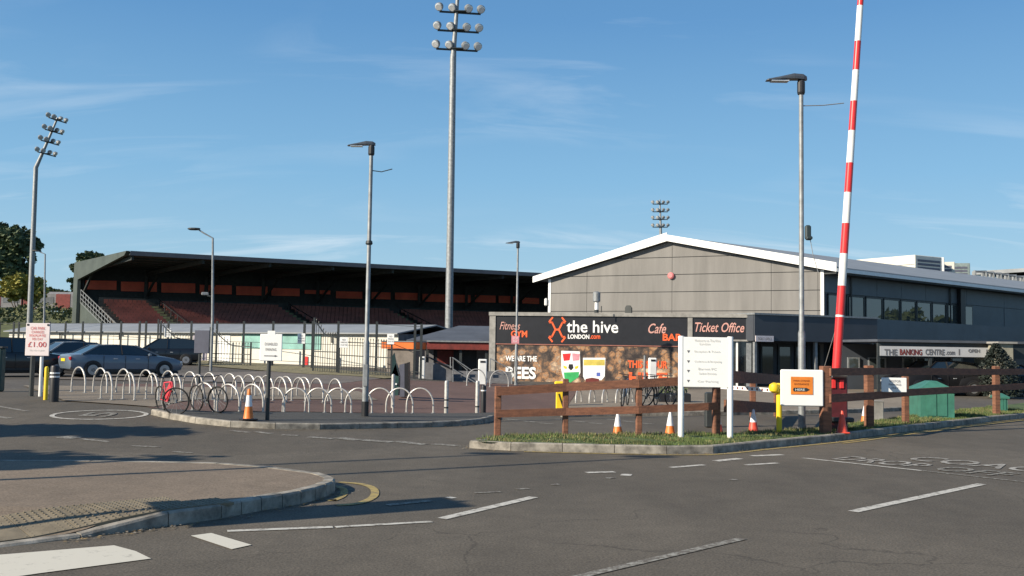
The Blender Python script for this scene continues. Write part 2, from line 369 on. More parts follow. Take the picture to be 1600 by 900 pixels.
# ================================================================== GROUND
xs = [-900, -500, -250, -120]+list(range(-70, 3, 2))+[10, 25, 60, 120, 250, 500, 900]; ys = [-200, -60, -10, 8]+list(range(10, 92, 2))+[110, 150, 220, 350, 600, 1200, 2000]
gb = MB(); nx = len(xs); gb.v = [(x, y, tz(x, y)-.035) for y in ys for x in xs]
gb.f = [[j*nx+i, j*nx+i+1, (j+1)*nx+i+1, (j+1)*nx+i] for j in range(len(ys)-1) for i in range(nx-1)]; gb.mi = [0]*len(gb.f)
ground = gb.build('ground', M_soil); ground['kind'] = 'structure'
carpark = sheet('car_park_tarmac', [(-70, 20), (60, 20), (60, 85), (-70, 85)], -.012, M_tarmac)
road = sheet('road', [(-40, -8), (40, -8), (40, 30.1), (-40, 30.1)], -.002, M_road)
def GP(pts, dz=0): return [G(x, y, dz) for x, y in pts]
def mark(pts, m=M_white_line, dz=.005, world=False):
    P = pts if world else GP(pts); return sheet('road_marking', [(p[0], p[1]) for p in P], dz, m, road)
def line(a, b, w, m=M_white_line):
    a = G(*a); b = G(*b); d = (b-a); d.z = 0; d.normalize(); n = Vector((-d.y, d.x, 0))*w/2
    return mark([a+n, b+n, b-n, a-n], m, world=True)
mark([(-120, 882), (0, 868), (178, 853), (212, 862), (236, 874), (60, 897), (-60, 915), (-150, 930)], M_zebra)
mark([(298, 838), (330, 834), (393, 853), (362, 859)], M_zebra)
line((355, 831), (520, 824), .10); line((524, 824), (675, 816), .09)
line((690, 811), (834, 777), .13)
for a, b, w in [((605, 790), (674, 783), .11), ((742, 771), (782, 769), .07), ((806, 765), (826, 764), .1), ((700, 779), (709, 778), .12), ((862, 758), (874, 757), .08), ((916, 739), (960, 738), .14), ((970, 742), (987, 743), .2), ((1048, 731), (1100, 727), .12), ((1118, 721), (1156, 717), .16), ((1175, 713), (1222, 711), .16), ((1165, 727), (1215, 724), .12), ((948, 748), (958, 747), .1), ((1140, 750), (1152, 750), .1)]: line(a, b, w, M_faint_line if w < .12 else M_white_line)
line((1254, 716), (1440, 736), .09); line((1441, 736), (1640, 758), .08, M_faint_line)
line((1333, 800), (1534, 757), .13); line((860, 912), (1160, 842), .10, M_faint_line)
for a, b, w in [((-20, 632), (42, 643), .12), ((-20, 649), (16, 654), .14), ((95, 683), (120, 685), .3), ((125, 686), (170, 691), .12), ((205, 697), (250, 699), .1),
                ((362, 673), (390, 676), .16), ((398, 675), (425, 678), .16), ((440, 680), (466, 681), .16), ((482, 683), (520, 686), .2), ((528, 684), (560, 688), .3), ((566, 688), (612, 691), .28), ((620, 690), (664, 695), .24), ((676, 694), (716, 697), .2), ((270, 706), (300, 708), .1)]: line(a, b, w, M_faint_line)
for i in range(9): line((790+i*26, 655+(i % 3)*3), (812+i*26, 657+(i % 3)*3), .16, M_faint_line)
# speed roundel with a 5
rc = G(156, 648); 
def ring_mark(c, rx, ry, w, rz, m, n=40):
    for k in range(n):
        a0 = 2*math.pi*k/n; a1 = 2*math.pi*(k+1.02)/n; q = []
        for a, r in ((a0, 1), (a1, 1), (a1, 1-w), (a0, 1-w)):
            x = rx*r*math.cos(a); y = ry*r*math.sin(a); q.append((c.x+x*math.cos(rz)-y*math.sin(rz), c.y+x*math.sin(rz)+y*math.cos(rz)))
        yield q
rb = MB()
for q in ring_mark(rc, 1.0, .95, .10, 0, None): rb.add([(x, y, tz(x, y)+.006) for x, y in q], [(0, 1, 2, 3)])
rb.build('road_marking', M_white_line, road)
def ground_text(body, O, ux, uy, w, h, m, dz=.008):
    o = text(body, (O.x, O.y, 0), ux, uy, w, h, m, road, 'road_lettering', 0, .012)
    for v in o.data.vertices: v.co.z = tz(v.co.x, v.co.y)+dz
    return o
ground_text('5', rc+Vector((.32, -.42, 0)), (0, 1, 0), (-1, 0, 0), .85, .66, M_faint_line)
A = G(1256, 716); B = G(1600, 753); ux = (B-A); ux.z = 0; ux.normalize(); uy = Vector((-ux.y, ux.x, 0))
O1 = A+ux*.35+uy*.25
ground_text('DROP', O1, ux, uy, 1.5, .75, M_mid_line); ground_text('OFF', O1+ux*1.75, ux, uy, 1.1, .72, M_faint_line)
ground_text('COACHES', O1+ux*.75+uy*1.05, ux, uy, 3.4, .8, M_mid_line)
# ------------------------------------------------------------------ left pavement
def zi(x, y): return .012+.135*S((y-8.9)/1.1)
oA = [(-240, 884), (-120, 868), (0, 853), (90, 842), (150, 832), (195, 822), (235, 811), (310, 794), (400, 778), (465, 768), (503, 759), (524, 750), (521, 744), (500, 738), (465, 733), (410, 727), (340, 722), (200, 719), (0, 718), (-250, 716)]
wA = [AT(x, y, 1) for x, y in oA]
def Gz(px, py, zf):
    p = G(px, py, .0)
    for _ in range(6):
        z = zf(p.x, p.y); d = ray(px, py); p = Vector((0, 0, CH))+d*((z-CH)/d.z)
    return p
PA = catmull([Gz(x, y, zi) for x, y in oA], 5)
ins = []
for i, p in enumerate(PA):
    t = (PA[min(i+1, len(PA)-1)]-PA[max(i-1, 0)]).normalized(); ins.append(p+Vector((-t.y, t.x, 0))*.125)
left_pav = sheet('left_pavement', [(p.x, p.y) for p in ins], -.006, M_pave, zf=zi, cell=.5)
kerbline([(p.x, p.y) for p in PA[:38]], zi, left_pav, L=.915, w=.14)
kerbline([(p.x, p.y) for p in PA[37:66]], zi, left_pav, L=.3, w=.14)
kerbline([(p.x, p.y) for p in PA[65:]], zi, left_pav, L=.915, w=.14)
# tactile blister slabs at the dropped kerb
tx = (Gz(120, 838, zi)-Gz(-120, 868, zi)); tx.z = 0; tx.normalize(); ty = Vector((-tx.y, tx.x, 0)); T0 = Gz(-100, 864, zi)+ty*.16
M_tact = mat('buff tactile slab', (.20, .165, .112), .9, .15, 4, .3)
for j in range(2):
    for i in range(7 if j == 0 else 6):
        c = T0+tx*(.2+i*.4)+ty*(.2+j*.4); b = MB(); b.box((0, 0, -.01), (.392, .392, .03))
        for a in range(6):
            for e in range(6):
                q = (-.1667+a*.0667, -.1667+e*.0667); b.lathe([(.0125, .004), (.0125, .007), (.008, .011)], (q[0], q[1], 0), 6)
        b.v = [(lambda w: (w.x, w.y, zi(w.x, w.y)+v[2]+.001))(c+tx*v[0]+ty*v[1]) for v in b.v]
        b.build('tactile_slab', M_tact, left_pav)
# double yellow arc round its tip
def offset_path(P, d):
    out = []
    for i, p in enumerate(P):
        t = (P[min(i+1, len(P)-1)]-P[max(i-1, 0)]); t.z = 0; t.normalize(); out.append(Vector((p.x, p.y, 0))-Vector((-t.y, t.x, 0))*d)
    return out
def strip(P, d, w, m, dz=.006, name='road_marking'):
    a = offset_path(P, d); b = offset_path(P, d+w); mb = MB()
    vs = [(p.x, p.y, tz(p.x, p.y)+dz) for p in a]+[(p.x, p.y, tz(p.x, p.y)+dz) for p in b]; n = len(a)
    mb.add(vs, [(i, i+1, n+i+1, n+i) for i in range(n-1)]); return mb.build(name, m, road)
ya = catmull(GP([(525, 790), (560, 787), (583, 777), (584, 765), (566, 757), (530, 754)]), 6)
strip(ya, -.05, .1, M_yellow_line); strip(ya, -.42, .09, M_yellow_line)
# ------------------------------------------------------------------ middle pavement and cycle yard
def zm_(x, y): return tz(x, y)+.12
oB = [(236, 640), (262, 646), (300, 652), (345, 657), (400, 660), (480, 662), (560, 661), (680, 659), (735, 656), (762, 653), (773, 649)]
PB = catmull([Gz(x, y, zm_) for x, y in oB], 5)
insB = [p+Vector((0, .12, 0)) for p in PB]
backB = [Gz(773, 644, zm_), Gz(560, 645, zm_), Gz(330, 643, zm_), Gz(250, 638, zm_)]
mid_pav = sheet('middle_pavement', [(p.x, p.y) for p in insB]+[(p.x, p.y) for p in backB], .112, M_path)
kerbline([(p.x, p.y) for p in PB], zm_, mid_pav, L=.915, w=.13)
def G2(l, dz=0): return [(p.x, p.y) for p in GP(l, dz)]
yard = sheet('block_paved_yard', G2([(236, 638), (330, 643.5), (560, 645.5), (880, 645.5), (905, 606), (760, 598), (560, 592), (400, 600), (180, 600), (200, 628)]), .008, M_block)
sheet('cycle_parking_paving', G2([(36, 603), (290, 606), (460, 607), (560, 612), (590, 626), (300, 626), (240, 637), (100, 627)]), .022, M_beige)
lk = sheet('pale_service_strip', G2([(180, 586), (420, 580), (600, 591), (520, 601), (300, 597), (60, 592)]), .014, mat('pinkish tarmac', (.15, .125, .105), .9, .15, .6))
# back kerb below the fence, grass bank
bank = sheet('dry_grass_bank', G2([(300, 563), (420, 569), (520, 577), (610, 585), (640, 590), (600, 592), (480, 585), (330, 573), (296, 570)]), .03, mat('dry grass', (.22, .19, .10), .95, .3, 3))
# ------------------------------------------------------------------ front verge
def zv(x, y): return .14
oC = [(772, 684), (740, 684), (733, 688), (760, 691), (820, 692), (900, 694), (1000, 696), (1080, 697), (1130, 695), (1180, 690), (1270, 682), (1320, 677), (1400, 667), (1500, 656), (1600, 646), (1800, 630)]
PC = catmull([Gz(x, y, zv) for x, y in oC], 5)
insC = []
for i, p in enumerate(PC):
    t = (PC[min(i+1, len(PC)-1)]-PC[max(i-1, 0)]).normalized(); insC.append(p+Vector((-t.y, t.x, 0))*.125)
backC = [Gz(x, y, zv) for x, y in [(1800, 618), (1600, 629), (1500, 640), (1400, 652), (1330, 661), (1270, 668), (1150, 676), (900, 678), (790, 679)]]
polyC = [(p.x, p.y) for p in insC[4:]]+[(p.x, p.y) for p in backC]
verge = sheet('grass_verge', polyC, .13, M_grassg, zf=lambda x, y: .0)
kerbline([(p.x, p.y) for p in PC], zv, verge, L=.915, w=.13)
kerbline([(p.x, p.y) for p in backC[::-1]], lambda x, y: .12, verge, L=.915, w=.1, side=-1)
strip(PC[20:], .12, .10, M_yellow_line); strip(PC[52:], .30, .09, M_yellow_line)
# grass blades on the verge
def inside(x, y, P):
    c = False; n = len(P)
    for i in range(n):
        x0, y0 = P[i]; x1, y1 = P[i-1]
        if (y0 > y) != (y1 > y) and x < (x1-x0)*(y-y0)/(y1-y0)+x0: c = not c
    return c
M_blade = mat('grass blades', (.105, .165, .04), .8, .3, 1.2, col2=(.075, .085, .03)); M_blade2 = mat('dry grass blades', (.26, .22, .10), .8, .3, 3)
gb = MB(); bx = [p[0] for p in polyC]; by = [p[1] for p in polyC]; cnt = 0
while cnt < 42000:
    x = random.uniform(min(bx), min(max(bx), 16)); y = random.uniform(min(by), max(by))
    if not inside(x, y, polyC): continue
    cnt += 1; a = random.uniform(0, 6.28); h = random.uniform(.012, .055)*(1.0+.7*math.sin(x*2.1)*math.sin(y*3+x)+.5*math.sin(x*7.3+y*5)); w = random.uniform(.005, .011); l = random.uniform(0, .05); gb.cur = 1 if random.random() < .22+.3*math.sin(x*1.3+2*math.sin(y*2))*math.sin(y*4.1) else 0
    gb.add([(x-w*math.cos(a), y-w*math.sin(a), .12), (x+w*math.cos(a), y+w*math.sin(a), .12), (x+l*math.cos(a*3), y+l*math.sin(a*3), .13+h)], [(0, 1, 2)])
o = gb.build('grass', [M_blade, M_blade2], fix=False); tag(o, 'short green grass on the verge behind the kerb', 'grass', kind='stuff')
# far kerb of the inner road and pavement behind it
fk = catmull(GP([(880, 652), (960, 650), (1100, 649), (1300, 646), (1450, 640)]), 4)
inpav = sheet('inner_pavement', [(p.x, p.y+.12) for p in fk]+G2([(1480, 612), (1250, 612), (905, 612)]), .11, M_beige, zf=lambda x, y: 0)
kerbline([(p.x, p.y) for p in fk], lambda x, y: .12, inpav, L=.915, w=.13)
# ================================================================== BUILDINGS
class Wall:
    def __init__(w, P, d):
        w.P = Vector((P[0], P[1], 0)); w.d = Vector((d[0], d[1], 0)).normalized(); w.n = Vector((w.d.y, -w.d.x, 0))
        if w.n.dot(w.P) > 0: w.n = -w.n
        w.M = Matrix((w.d, w.n, (0, 0, 1))).transposed()
    def sz(w, px, py):
        p = onplane(px, py, w.P, w.n); return (p-w.P).dot(w.d), p.z
    def pt(w, s, z, o=0): return w.P+w.d*s+w.n*o+Vector((0, 0, z))
    def slab(w, mb, s0, s1, z0, z1, o0, o1): return mb.box(w.pt((s0+s1)/2, (z0+z1)/2, (o0+o1)/2), (abs(s1-s0), abs(o1-o0), abs(z1-z0)), M=w.M)
    def poly(w, mb, pts, o0, o1): return mb.poly([w.pt(s, z, o0) for s, z in pts], w.n*(o1-o0))
def P2(px, Y): d = ray(px, 545); return (d.x/d.y*Y, Y)
def root(name, label, cat, xy, group=None): return thing(name, label, cat, (xy[0], xy[1], tz(*xy)), 0, group)
# ------------------------------------------------------------------ sports hall
hall = root('sports_hall', 'big taupe clad sports hall with a shallow white-edged gable roof and dark glazed long side', 'building', P2(1072, 61))
gL = P2(857, 66); gR = P2(1287, 58)
WG = Wall(gL, (gR[0]-gL[0], gR[1]-gL[1])); sR = math.hypot(gR[0]-gL[0], gR[1]-gL[1])
WS = Wall(gR, (.766, .643)); SL = 75
zL = WG.sz(857, 436)[1]; zRr = WG.sz(1287, 422)[1]; sA, zA = WG.sz(1045, 378)
def gz(s): return zL+(zA-zL)*s/sA if s < sA else zA+(zRr-zA)*(s-sA)/(sR-sA)
core = MB(); g0 = -1.0
WG.poly(core, [(0.05, g0), (sR-.05, g0), (sR-.05, zRr), (sA, zA), (.05, zL)], -.25, -.06)
core.build('wall', M_hallside2, hall, world=True)
cols = [0, WG.sz(917, 450)[0], WG.sz(1050, 450)[0], WG.sz(1205, 450)[0], WG.sz(1278, 450)[0], sR]
rows = [1.0, 2.4, WG.sz(1050, 486)[1], WG.sz(1050, 456)[1], WG.sz(1050, 429)[1], WG.sz(1050, 402)[1], 12]
for i in range(5):
    for j in range(6):
        s0, s1, z0, z1 = cols[i]+.012, cols[i+1]-.012, rows[j]+.02, rows[j+1]-.02
        pts = []; N = 12
        if i == 4 and j > 4: continue
        top = [(s0+(s1-s0)*k/N, min(z1, gz(s0+(s1-s0)*k/N)-.02)) for k in range(N+1)]
        if s0 < sA < s1: top = sorted(top+[(sA, min(z1, zA-.02))])
        top = [t for t in top if t[1] > z0+.01]
        if len(top) < 2: continue
        # keep only collinear corner points
        ks = [top[0]]
        for a, b, c in zip(top, top[1:], top[2:]):
            if abs((b[0]-a[0])*(c[1]-a[1])-(b[1]-a[1])*(c[0]-a[0])) > 1e-4: ks.append(b)
        ks.append(top[-1])
        base = [(ks[0][0], z0), (ks[-1][0], z0)] if ks[0][0] > s0+.2 or ks[-1][0] < s1-.2 else [(s0, z0), (s1, z0)]
        mb = MB(); WG.poly(mb, base+ks[::-1], -.06, 0); mb.build('wall_panel', M_hall, hall, world=True)
# corner trims
mb = MB(); WG.slab(mb, -.06, .12, 1, zL, .0, .03); mb.build('corner_trim', M_barge, hall, world=True)
mb = MB(); WG.slab(mb, sR-.16, sR+.03, 2.6, zRr, .002, .04); mb.build('corner_trim', M_barge, hall, world=True)
# roof: two slopes along the side direction, plus white barge boards
back = WS.d*SL; eo = WG.n*.55
def gp(s, z, o=0): return WG.pt(s, z, o)
rf = MB(); zl2 = zL+.10; sl0 = -1.0; sr0 = sR+.75
zl_ = zL+(zA-zL)*sl0/sA; zr_ = zA+(zRr-zA)*(sr0-sA)/(sR-sA)
E = [gp(sl0, zl_+.16, .3), gp(sA, zA+.22, .3), gp(sr0, zr_+.16, .3)]
for a, b in ((E[0], E[1]), (E[1], E[2])): rf.poly([a, b, b+back, a+back], (0, 0, .16))
rf.build('roof', M_roofg, hall, world=True)
for (s0, z0, s1, z1, nm) in ((sl0-.05, zl_, sA, zA, 'barge_board'), (sA, zA, sr0+.05, zr_, 'barge_board')):
    mb = MB(); t0, t1 = .02, .56
    mb.poly([gp(s0, z0+t0, .32), gp(s1, z1+t0, .32), gp(s1, z1+t1, .32), gp(s0, z0+t1*.75, .32)], WG.n*.1); mb.build(nm, M_barge, hall, world=True)
    mb = MB(); mb.poly([gp(s0, z0-.0, .0), gp(s1, z1-.0, .0), gp(s1, z1-.0, .32), gp(s0, z0-.0, .32)], (0, 0, .06)); mb.build('soffit', M_standdark, hall, world=True)
gt = MB(); a = gp(sr0, zr_+.10, .32); mm = WS.d.to_track_quat('X', 'Z').to_matrix()
gt.box(a+WS.d*(SL/2)+Vector((0, 0, .02)), (SL, .22, .2), M=mm); gt.build('gutter', M_barge, hall, world=True)
# long side
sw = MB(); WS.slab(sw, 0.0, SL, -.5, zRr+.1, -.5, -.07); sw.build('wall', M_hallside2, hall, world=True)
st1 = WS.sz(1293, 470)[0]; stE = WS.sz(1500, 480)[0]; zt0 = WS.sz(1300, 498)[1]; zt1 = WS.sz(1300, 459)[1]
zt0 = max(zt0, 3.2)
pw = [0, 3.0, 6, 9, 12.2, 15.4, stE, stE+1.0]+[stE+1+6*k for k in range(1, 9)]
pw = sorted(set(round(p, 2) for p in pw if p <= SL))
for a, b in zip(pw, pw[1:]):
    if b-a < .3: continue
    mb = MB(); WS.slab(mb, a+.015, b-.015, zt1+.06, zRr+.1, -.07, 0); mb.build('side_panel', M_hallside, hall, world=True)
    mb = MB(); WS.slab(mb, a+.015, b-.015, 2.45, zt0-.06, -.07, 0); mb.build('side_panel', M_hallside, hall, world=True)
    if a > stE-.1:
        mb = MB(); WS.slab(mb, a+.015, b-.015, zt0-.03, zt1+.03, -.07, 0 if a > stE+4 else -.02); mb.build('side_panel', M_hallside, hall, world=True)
wx = [1293, 1322, 1352, 1380, 1407, 1432, 1456, 1479, 1496]
for a, b in zip(wx, wx[1:]):
    s0 = WS.sz(a, 480)[0]+.05; s1 = WS.sz(b, 480)[0]-.05; mb = MB()
    for (q0, q1, r0, r1) in ((s0, s0+.09, zt0, zt1), (s1-.09, s1, zt0, zt1), (s0, s1, zt0, zt0+.09), (s0, s1, zt1-.09, zt1)): WS.slab(mb, q0, q1, r0, r1, -.06, .02)
    fr = mb.build('window', M_dark, hall, world=True); mb = MB(); WS.slab(mb, s0+.09, s1-.09, zt0+.09, zt1-.09, -.05, -.02); mb.build('pane', M_winglass, fr, world=True)
s0 = WS.sz(1503, 480)[0]; s1 = WS.sz(1519, 480)[0]; mb = MB(); WS.slab(mb, s0, s1, zt0, zt1, -.02, .03); fr = mb.build('window', M_dark, hall, world=True)
mb = MB(); WS.slab(mb, s0+.1, s1-.1, zt0+.1, zt1-.1, .03, .036); mb.build('pane', M_winglass, fr, world=True)
sc = WS.sz(1499, 480)[0]; mb = MB(); WS.slab(mb, sc-.35, sc+.35, 2.4, zRr+.05, .0, .28); mb.build('column', M_black, hall, world=True)
mb = MB(); WS.slab(mb, 0, SL, zRr-.25, zRr-.02, .0, .85); mb.build('soffit', M_standdark, hall, world=True)
for q_ in (2.9, 15.5, 33): mb = MB(); mb.tube([WS.pt(q_, zRr-.2, .08), WS.pt(q_, .2, .08)], .06, 8); mb.build('downpipe', M_dark, hall, world=True)
# red alarm bell, flue, small louvre
p = WG.sz(1049, 431); mb = MB(); c = WG.pt(p[0], p[1], .08)
M1 = WG.n.to_track_quat('Z', 'Y').to_matrix(); mb.lathe([(.21, -.08), (.21, .06), (.13, .12)], (0, 0, 0), 14); mb.v = [c+M1 @ Vector(v) for v in mb.v]
mb.build('alarm_box', mat('alarm pink red', (.65, .2, .2), .5), hall, world=True)
p = WG.sz(982, 483); mb = MB(); WG.poly(mb, [(p[0]-.22, p[1]-.4), (p[0]+.22, p[1]-.4), (p[0]+.22, p[1]+.1), (p[0]+.12, p[1]+.24), (p[0]-.12, p[1]+.24), (p[0]-.22, p[1]+.1)], 0, .06); mb.build('louvre', M_dark, hall, world=True)
for px in (964, 970, 977, 981):      # roof vents
    pb = WG.sz(px, 392); mb = MB(); c = gp(pb[0], gz(pb[0])+.35, -2.5); mb.lathe([(.12, 0), (.12, .35+.2*(px > 974)), (.2, .36+.2*(px > 974)), (.16, .5+.2*(px > 974))], c, 8); mb.build('roof_vent', M_galv, hall, world=True)
# plant on the roof
def prism_at(mb, px0, px1, py0, py1, Y0, Y1, depth, rot): pass
def plant(px0, px1, pyt, pyb, Y, side_px, m, label):
    a = AT(px0, pyb, Y+6); b = AT(px1, pyb, Y); zt = ZP(px1, pyt, Y)
    d = Vector((b.x-a.x, b.y-a.y, 0)); L = d.length; d.normalize(); n = Vector((-d.y, d.x, 0)); zb = gRoof = min(a.z, b.z)-1.0
    c = (Vector((a.x, a.y, 0))+Vector((b.x, b.y, 0)))/2+n*2
    if n.y < 0: n = -n; c = (Vector((a.x, a.y, 0))+Vector((b.x, b.y, 0)))/2+n*2
    t = thing('rooftop_plant_unit', label, 'plant unit', (c.x, c.y, zb), math.atan2(d.y, d.x), 'plant units on the hall roof')
    h = zt-zb; mb = MB(); mb.bbox((0, 0, h/2), (L, 4, h), .05); mb.build('casing', m, t)
    for k in range(3):
        mb = MB(); mb.box((L/2+.012, 0, h-.5-k*.35), (.03, 3.4, .22)); mb.build('louvre', M_bluegrey, t)
    mb = MB(); mb.box((0, -2.012, h*.62), (L*.98, .03, .05)); mb.build('seam', M_galv, t); return t
plant(1335, 1430, 398, 420, 92, 18, M_cream, 'long cream plant housing on the hall roof, leftmost and largest')
plant(1449, 1476, 402, 424, 98, 18, M_white, 'white plant box on the hall roof just right of the long cream one')
plant(1483, 1492, 409, 424, 100, 8, M_cream, 'narrow cream plant box on the hall roof, third from the left')
plant(1494, 1516, 411, 426, 106, 8, mat('grey green casing', (.22, .27, .26), .6), 'grey green louvred plant box right of the narrow cream one')
rx = thing('roof_pipework', 'low run of silver pipes and cowls along the hall roof near its right end', 'pipework', AT(1540, 430, 90)-Vector((0, 0, .6)))
for k in range(7):
    p = AT(1523+k*12, 424+k*1.6, 92+k*1.5); mb = MB(); mb.tube([p-Vector((0, 0, 1.2)), p, p+Vector((1.1, .2, .0)), p+Vector((1.3, .3, -1.0))], .16, 7); mb.build('pipe', M_galv, rx, world=True)
fb = root('far_hall', 'low dark roofed building edge beyond the right end of the hall roof', 'building', P2(1590, 150))
mb = MB(); a = P2(1530, 165); b = P2(1700, 150); WF = Wall(a, (b[0]-a[0], b[1]-a[1])); z1 = ZP(1590, 415, 153)
WF.slab(mb, 0, 22, 0, z1-1.2, -10, 0); mb.build('wall', M_hallside2, fb, world=True)
mb = MB(); WF.slab(mb, -.5, 23, z1-.6, z1, -10.5, 1); mb.build('roof', M_roofg, fb, world=True)
# ------------------------------------------------------------------ ticket office
tL = P2(765, 56); tR = P2(1177, 53); tick = root('ticket_office', 'low flat roofed ticket office with black fascia signs above a long crowd photo banner', 'building', P2(960, 54.5))
WT = Wall(tL, (tR[0]-tL[0], tR[1]-tL[1])); TLn = math.hypot(tR[0]-tL[0], tR[1]-tL[1])
zt = WT.sz(960, 489)[1]; zf0 = WT.sz(960, 539)[1]
mb = MB(); WT.slab(mb, .1, TLn-.1, -.3, zt-.25, -7, -.35); mb.build('wall', M_greywall, tick, world=True)
mb = MB(); WT.slab(mb, -.05, TLn+.1, zt-.2, zt, -7.2, .12); mb.build('roof', M_concrete, tick, world=True)
for px0, px1, b in ((765, 774.5, -.3), (1074.5, 1082, zf0-.0), (1170, 1178, WT.sz(1170, 531)[1])):
    mb = MB(); WT.slab(mb, WT.sz(px0, 520)[0], WT.sz(px1, 520)[0], b, zt-.2, -.35, .08); mb.build('column', M_concrete, tick, world=True)
# fascia panels
sa, sb = WT.sz(774.8, 520)[0], WT.sz(1074.2, 520)[0]
mb = MB(); WT.slab(mb, sa, sb, zf0, zt-.2, -.3, .03); fas = mb.build('fascia_panel', M_signblk, tick, world=True)
sa2, sb2 = WT.sz(1082.3, 520)[0], WT.sz(1169.7, 520)[0]; zf2 = WT.sz(1125, 530)[1]
mb = MB(); WT.slab(mb, sa2, sb2, zf2, zt-.2, -.3, .03); fas2 = mb.build('fascia_panel', M_signblk, tick, world=True)
mb = MB(); WT.slab(mb, sa2-.2, sb2+.3, zf2-.1, zf2-.01, -.3, .1); mb.build('trim', M_concrete, tick, world=True)
mb = MB(); WT.slab(mb, sa, sb, zf0-.06, zf0-.005, -.3, .05); mb.build('trim', mat('copper trim', (.30, .12, .09), .6), tick, world=True)
def wtext(W_, body, px0, py0, px1, py1, m, parent, bold=0, shear=0, o=.045):      # px box: left, bottom, right, top
    s0, z0 = W_.sz(px0, py0); s1, _ = W_.sz(px1, py0); _, z1 = W_.sz((px0+px1)/2, py1); z0 = W_.sz((px0+px1)/2, py0)[1]
    return text(body, W_.pt(s0, z0, o), W_.d, (0, 0, 1), s1-s0, z1-z0, m, parent, bold=bold, shear=shear)
wtext(WT, 'the hive', 885.5, 520, 966, 501, M_signw, fas, .012)
wtext(WT, 'LONDON', 887.5, 529.5, 921, 522.5, M_signw, fas, .03); wtext(WT, '.com', 922, 529.5, 938, 524, M_sorange, fas, .02)
wtext(WT, 'Fitness', 781, 515, 813, 503, M_spale, fas, .0, .35); wtext(WT, 'GYM', 798.5, 527, 824, 516.5, M_sorange, fas, .03)
wtext(WT, 'Cafe', 1013, 521, 1041, 505.5, M_spale, fas, .01, .35); wtext(WT, 'BAR', 1035.5, 532.5, 1066, 521.5, M_sorange, fas, .03)
wtext(WT, 'Ticket Office', 1086, 519, 1163, 504, M_spale, fas2, .01, .3)
mb = MB(); s0, z0 = WT.sz(857, 533.5); s1, z1 = WT.sz(884.5, 496.5); w_ = s1-s0; h_ = z1-z0
half = [[(.22, 1.0), (.04, .83)], [(.06, .80), (.20, .80), (.40, .5)], [(.78, 1.0), (.96, .83)], [(.94, .80), (.80, .80), (.60, .5)]]
for st in half:
    stroke(mb, [(x*w_, y*h_) for x, y in st], .095, WT.pt(s0, z0), WT.d, (0, 0, 1), .045)
    stroke(mb, [(x*w_, (1-y)*h_) for x, y in st], .095, WT.pt(s0, z0), WT.d, (0, 0, 1), .047)
stroke(mb, [(.38*w_, .5*h_), (.62*w_, .5*h_)], .1, WT.pt(s0, z0), WT.d, (0, 0, 1), .049)
mb.build('emblem', M_sorange, fas, world=True, fix=False)
# banner with crowd photograph
def crowd_mat():
    m = bpy.data.materials.new('printed crowd photograph'); m.use_nodes = True; nt = m.node_tree; N = nt.nodes; L = nt.links; b = N['Principled BSDF']; b.inputs['Roughness'].default_value = .5
    t = N.new('ShaderNodeTexCoord'); mp = N.new('ShaderNodeMapping'); L.new(t.outputs['Object'], mp.inputs[0])
    v = N.new('ShaderNodeTexVoronoi'); v.inputs['Scale'].default_value = 2.6; v.inputs['Randomness'].default_value = 1; L.new(mp.outputs[0], v.inputs['Vector'])
    n = N.new('ShaderNodeTexNoise'); n.inputs['Scale'].default_value = .62; n.inputs['Detail'].default_value = 4; n.inputs['Distortion'].default_value = .6; L.new(mp.outputs[0], n.inputs['Vector'])
    n2 = N.new('ShaderNodeTexNoise'); n2.inputs['Scale'].default_value = 8.5; n2.inputs['Detail'].default_value = 6; n2.inputs['Roughness'].default_value = .8; L.new(mp.outputs[0], n2.inputs['Vector'])
    sep = N.new('ShaderNodeSeparateColor'); L.new(v.outputs['Color'], sep.inputs[0])
    def mth(op, x, y):
        k = N.new('ShaderNodeMath'); k.operation = op
        for i, q in enumerate((x, y)):
            if isinstance(q, float): k.inputs[i].default_value = q
            else: L.new(q, k.inputs[i])
        return k.outputs[0]
    f = mth('ADD', mth('MULTIPLY', n.outputs['Fac'], 1.35), mth('MULTIPLY', sep.outputs[0], .20)); f = mth('ADD', f, mth('MULTIPLY', n2.outputs['Fac'], .62)); f = mth('SUBTRACT', f, mth('MULTIPLY', v.outputs['Distance'], .35)); f = mth('SUBTRACT', f, .43)
    r = N.new('ShaderNodeValToRGB'); e = r.color_ramp.elements; e[0].position = .30; e[0].color = (.03, .022, .02, 1); e[1].position = .86; e[1].color = (.80, .62, .42, 1)
    for ps, c in ((.42, (.09, .065, .05, 1)), (.50, (.20, .11, .06, 1)), (.58, (.46, .24, .11, 1)), (.64, (.20, .16, .13, 1)), (.74, (.55, .38, .24, 1))): q = e.new(ps); q.color = c
    L.new(f, r.inputs[0]); L.new(r.outputs[0], b.inputs['Base Color']); return m
zb0 = WT.sz(960, 604)[1]
mb = MB(); WT.slab(mb, sa, sb, zb0, zf0-.08, -.3, .0); ban = mb.build('banner', crowd_mat(), tick, world=True)
mb = MB(); WT.slab(mb, sa, sb, -.3, zb0-.01, -.3, -.02); mb.build('plinth', M_greywall, tick, world=True)
wtext(WT, 'WE ARE THE', 790, 564.5, 839, 556, M_signw, ban, .03, o=.02); wtext(WT, 'BEES', 790, 592, 837.5, 573, M_signw, ban, .035, o=.02)
wtext(WT, 'THIS IS OUR', 981, 575.5, 1043, 563.5, M_sorange, ban, .03, o=.02); wtext(WT, 'HIVE', 982.5, 599, 1043, 582, M_sorange, ban, .04, o=.02)
def wpoly(pts, m, o, name='print'):
    mb = MB(); mb.poly([WT.pt(*WT.sz(x, y), o) for x, y in pts]); return mb.build(name, m, ban, world=True, fix=False)
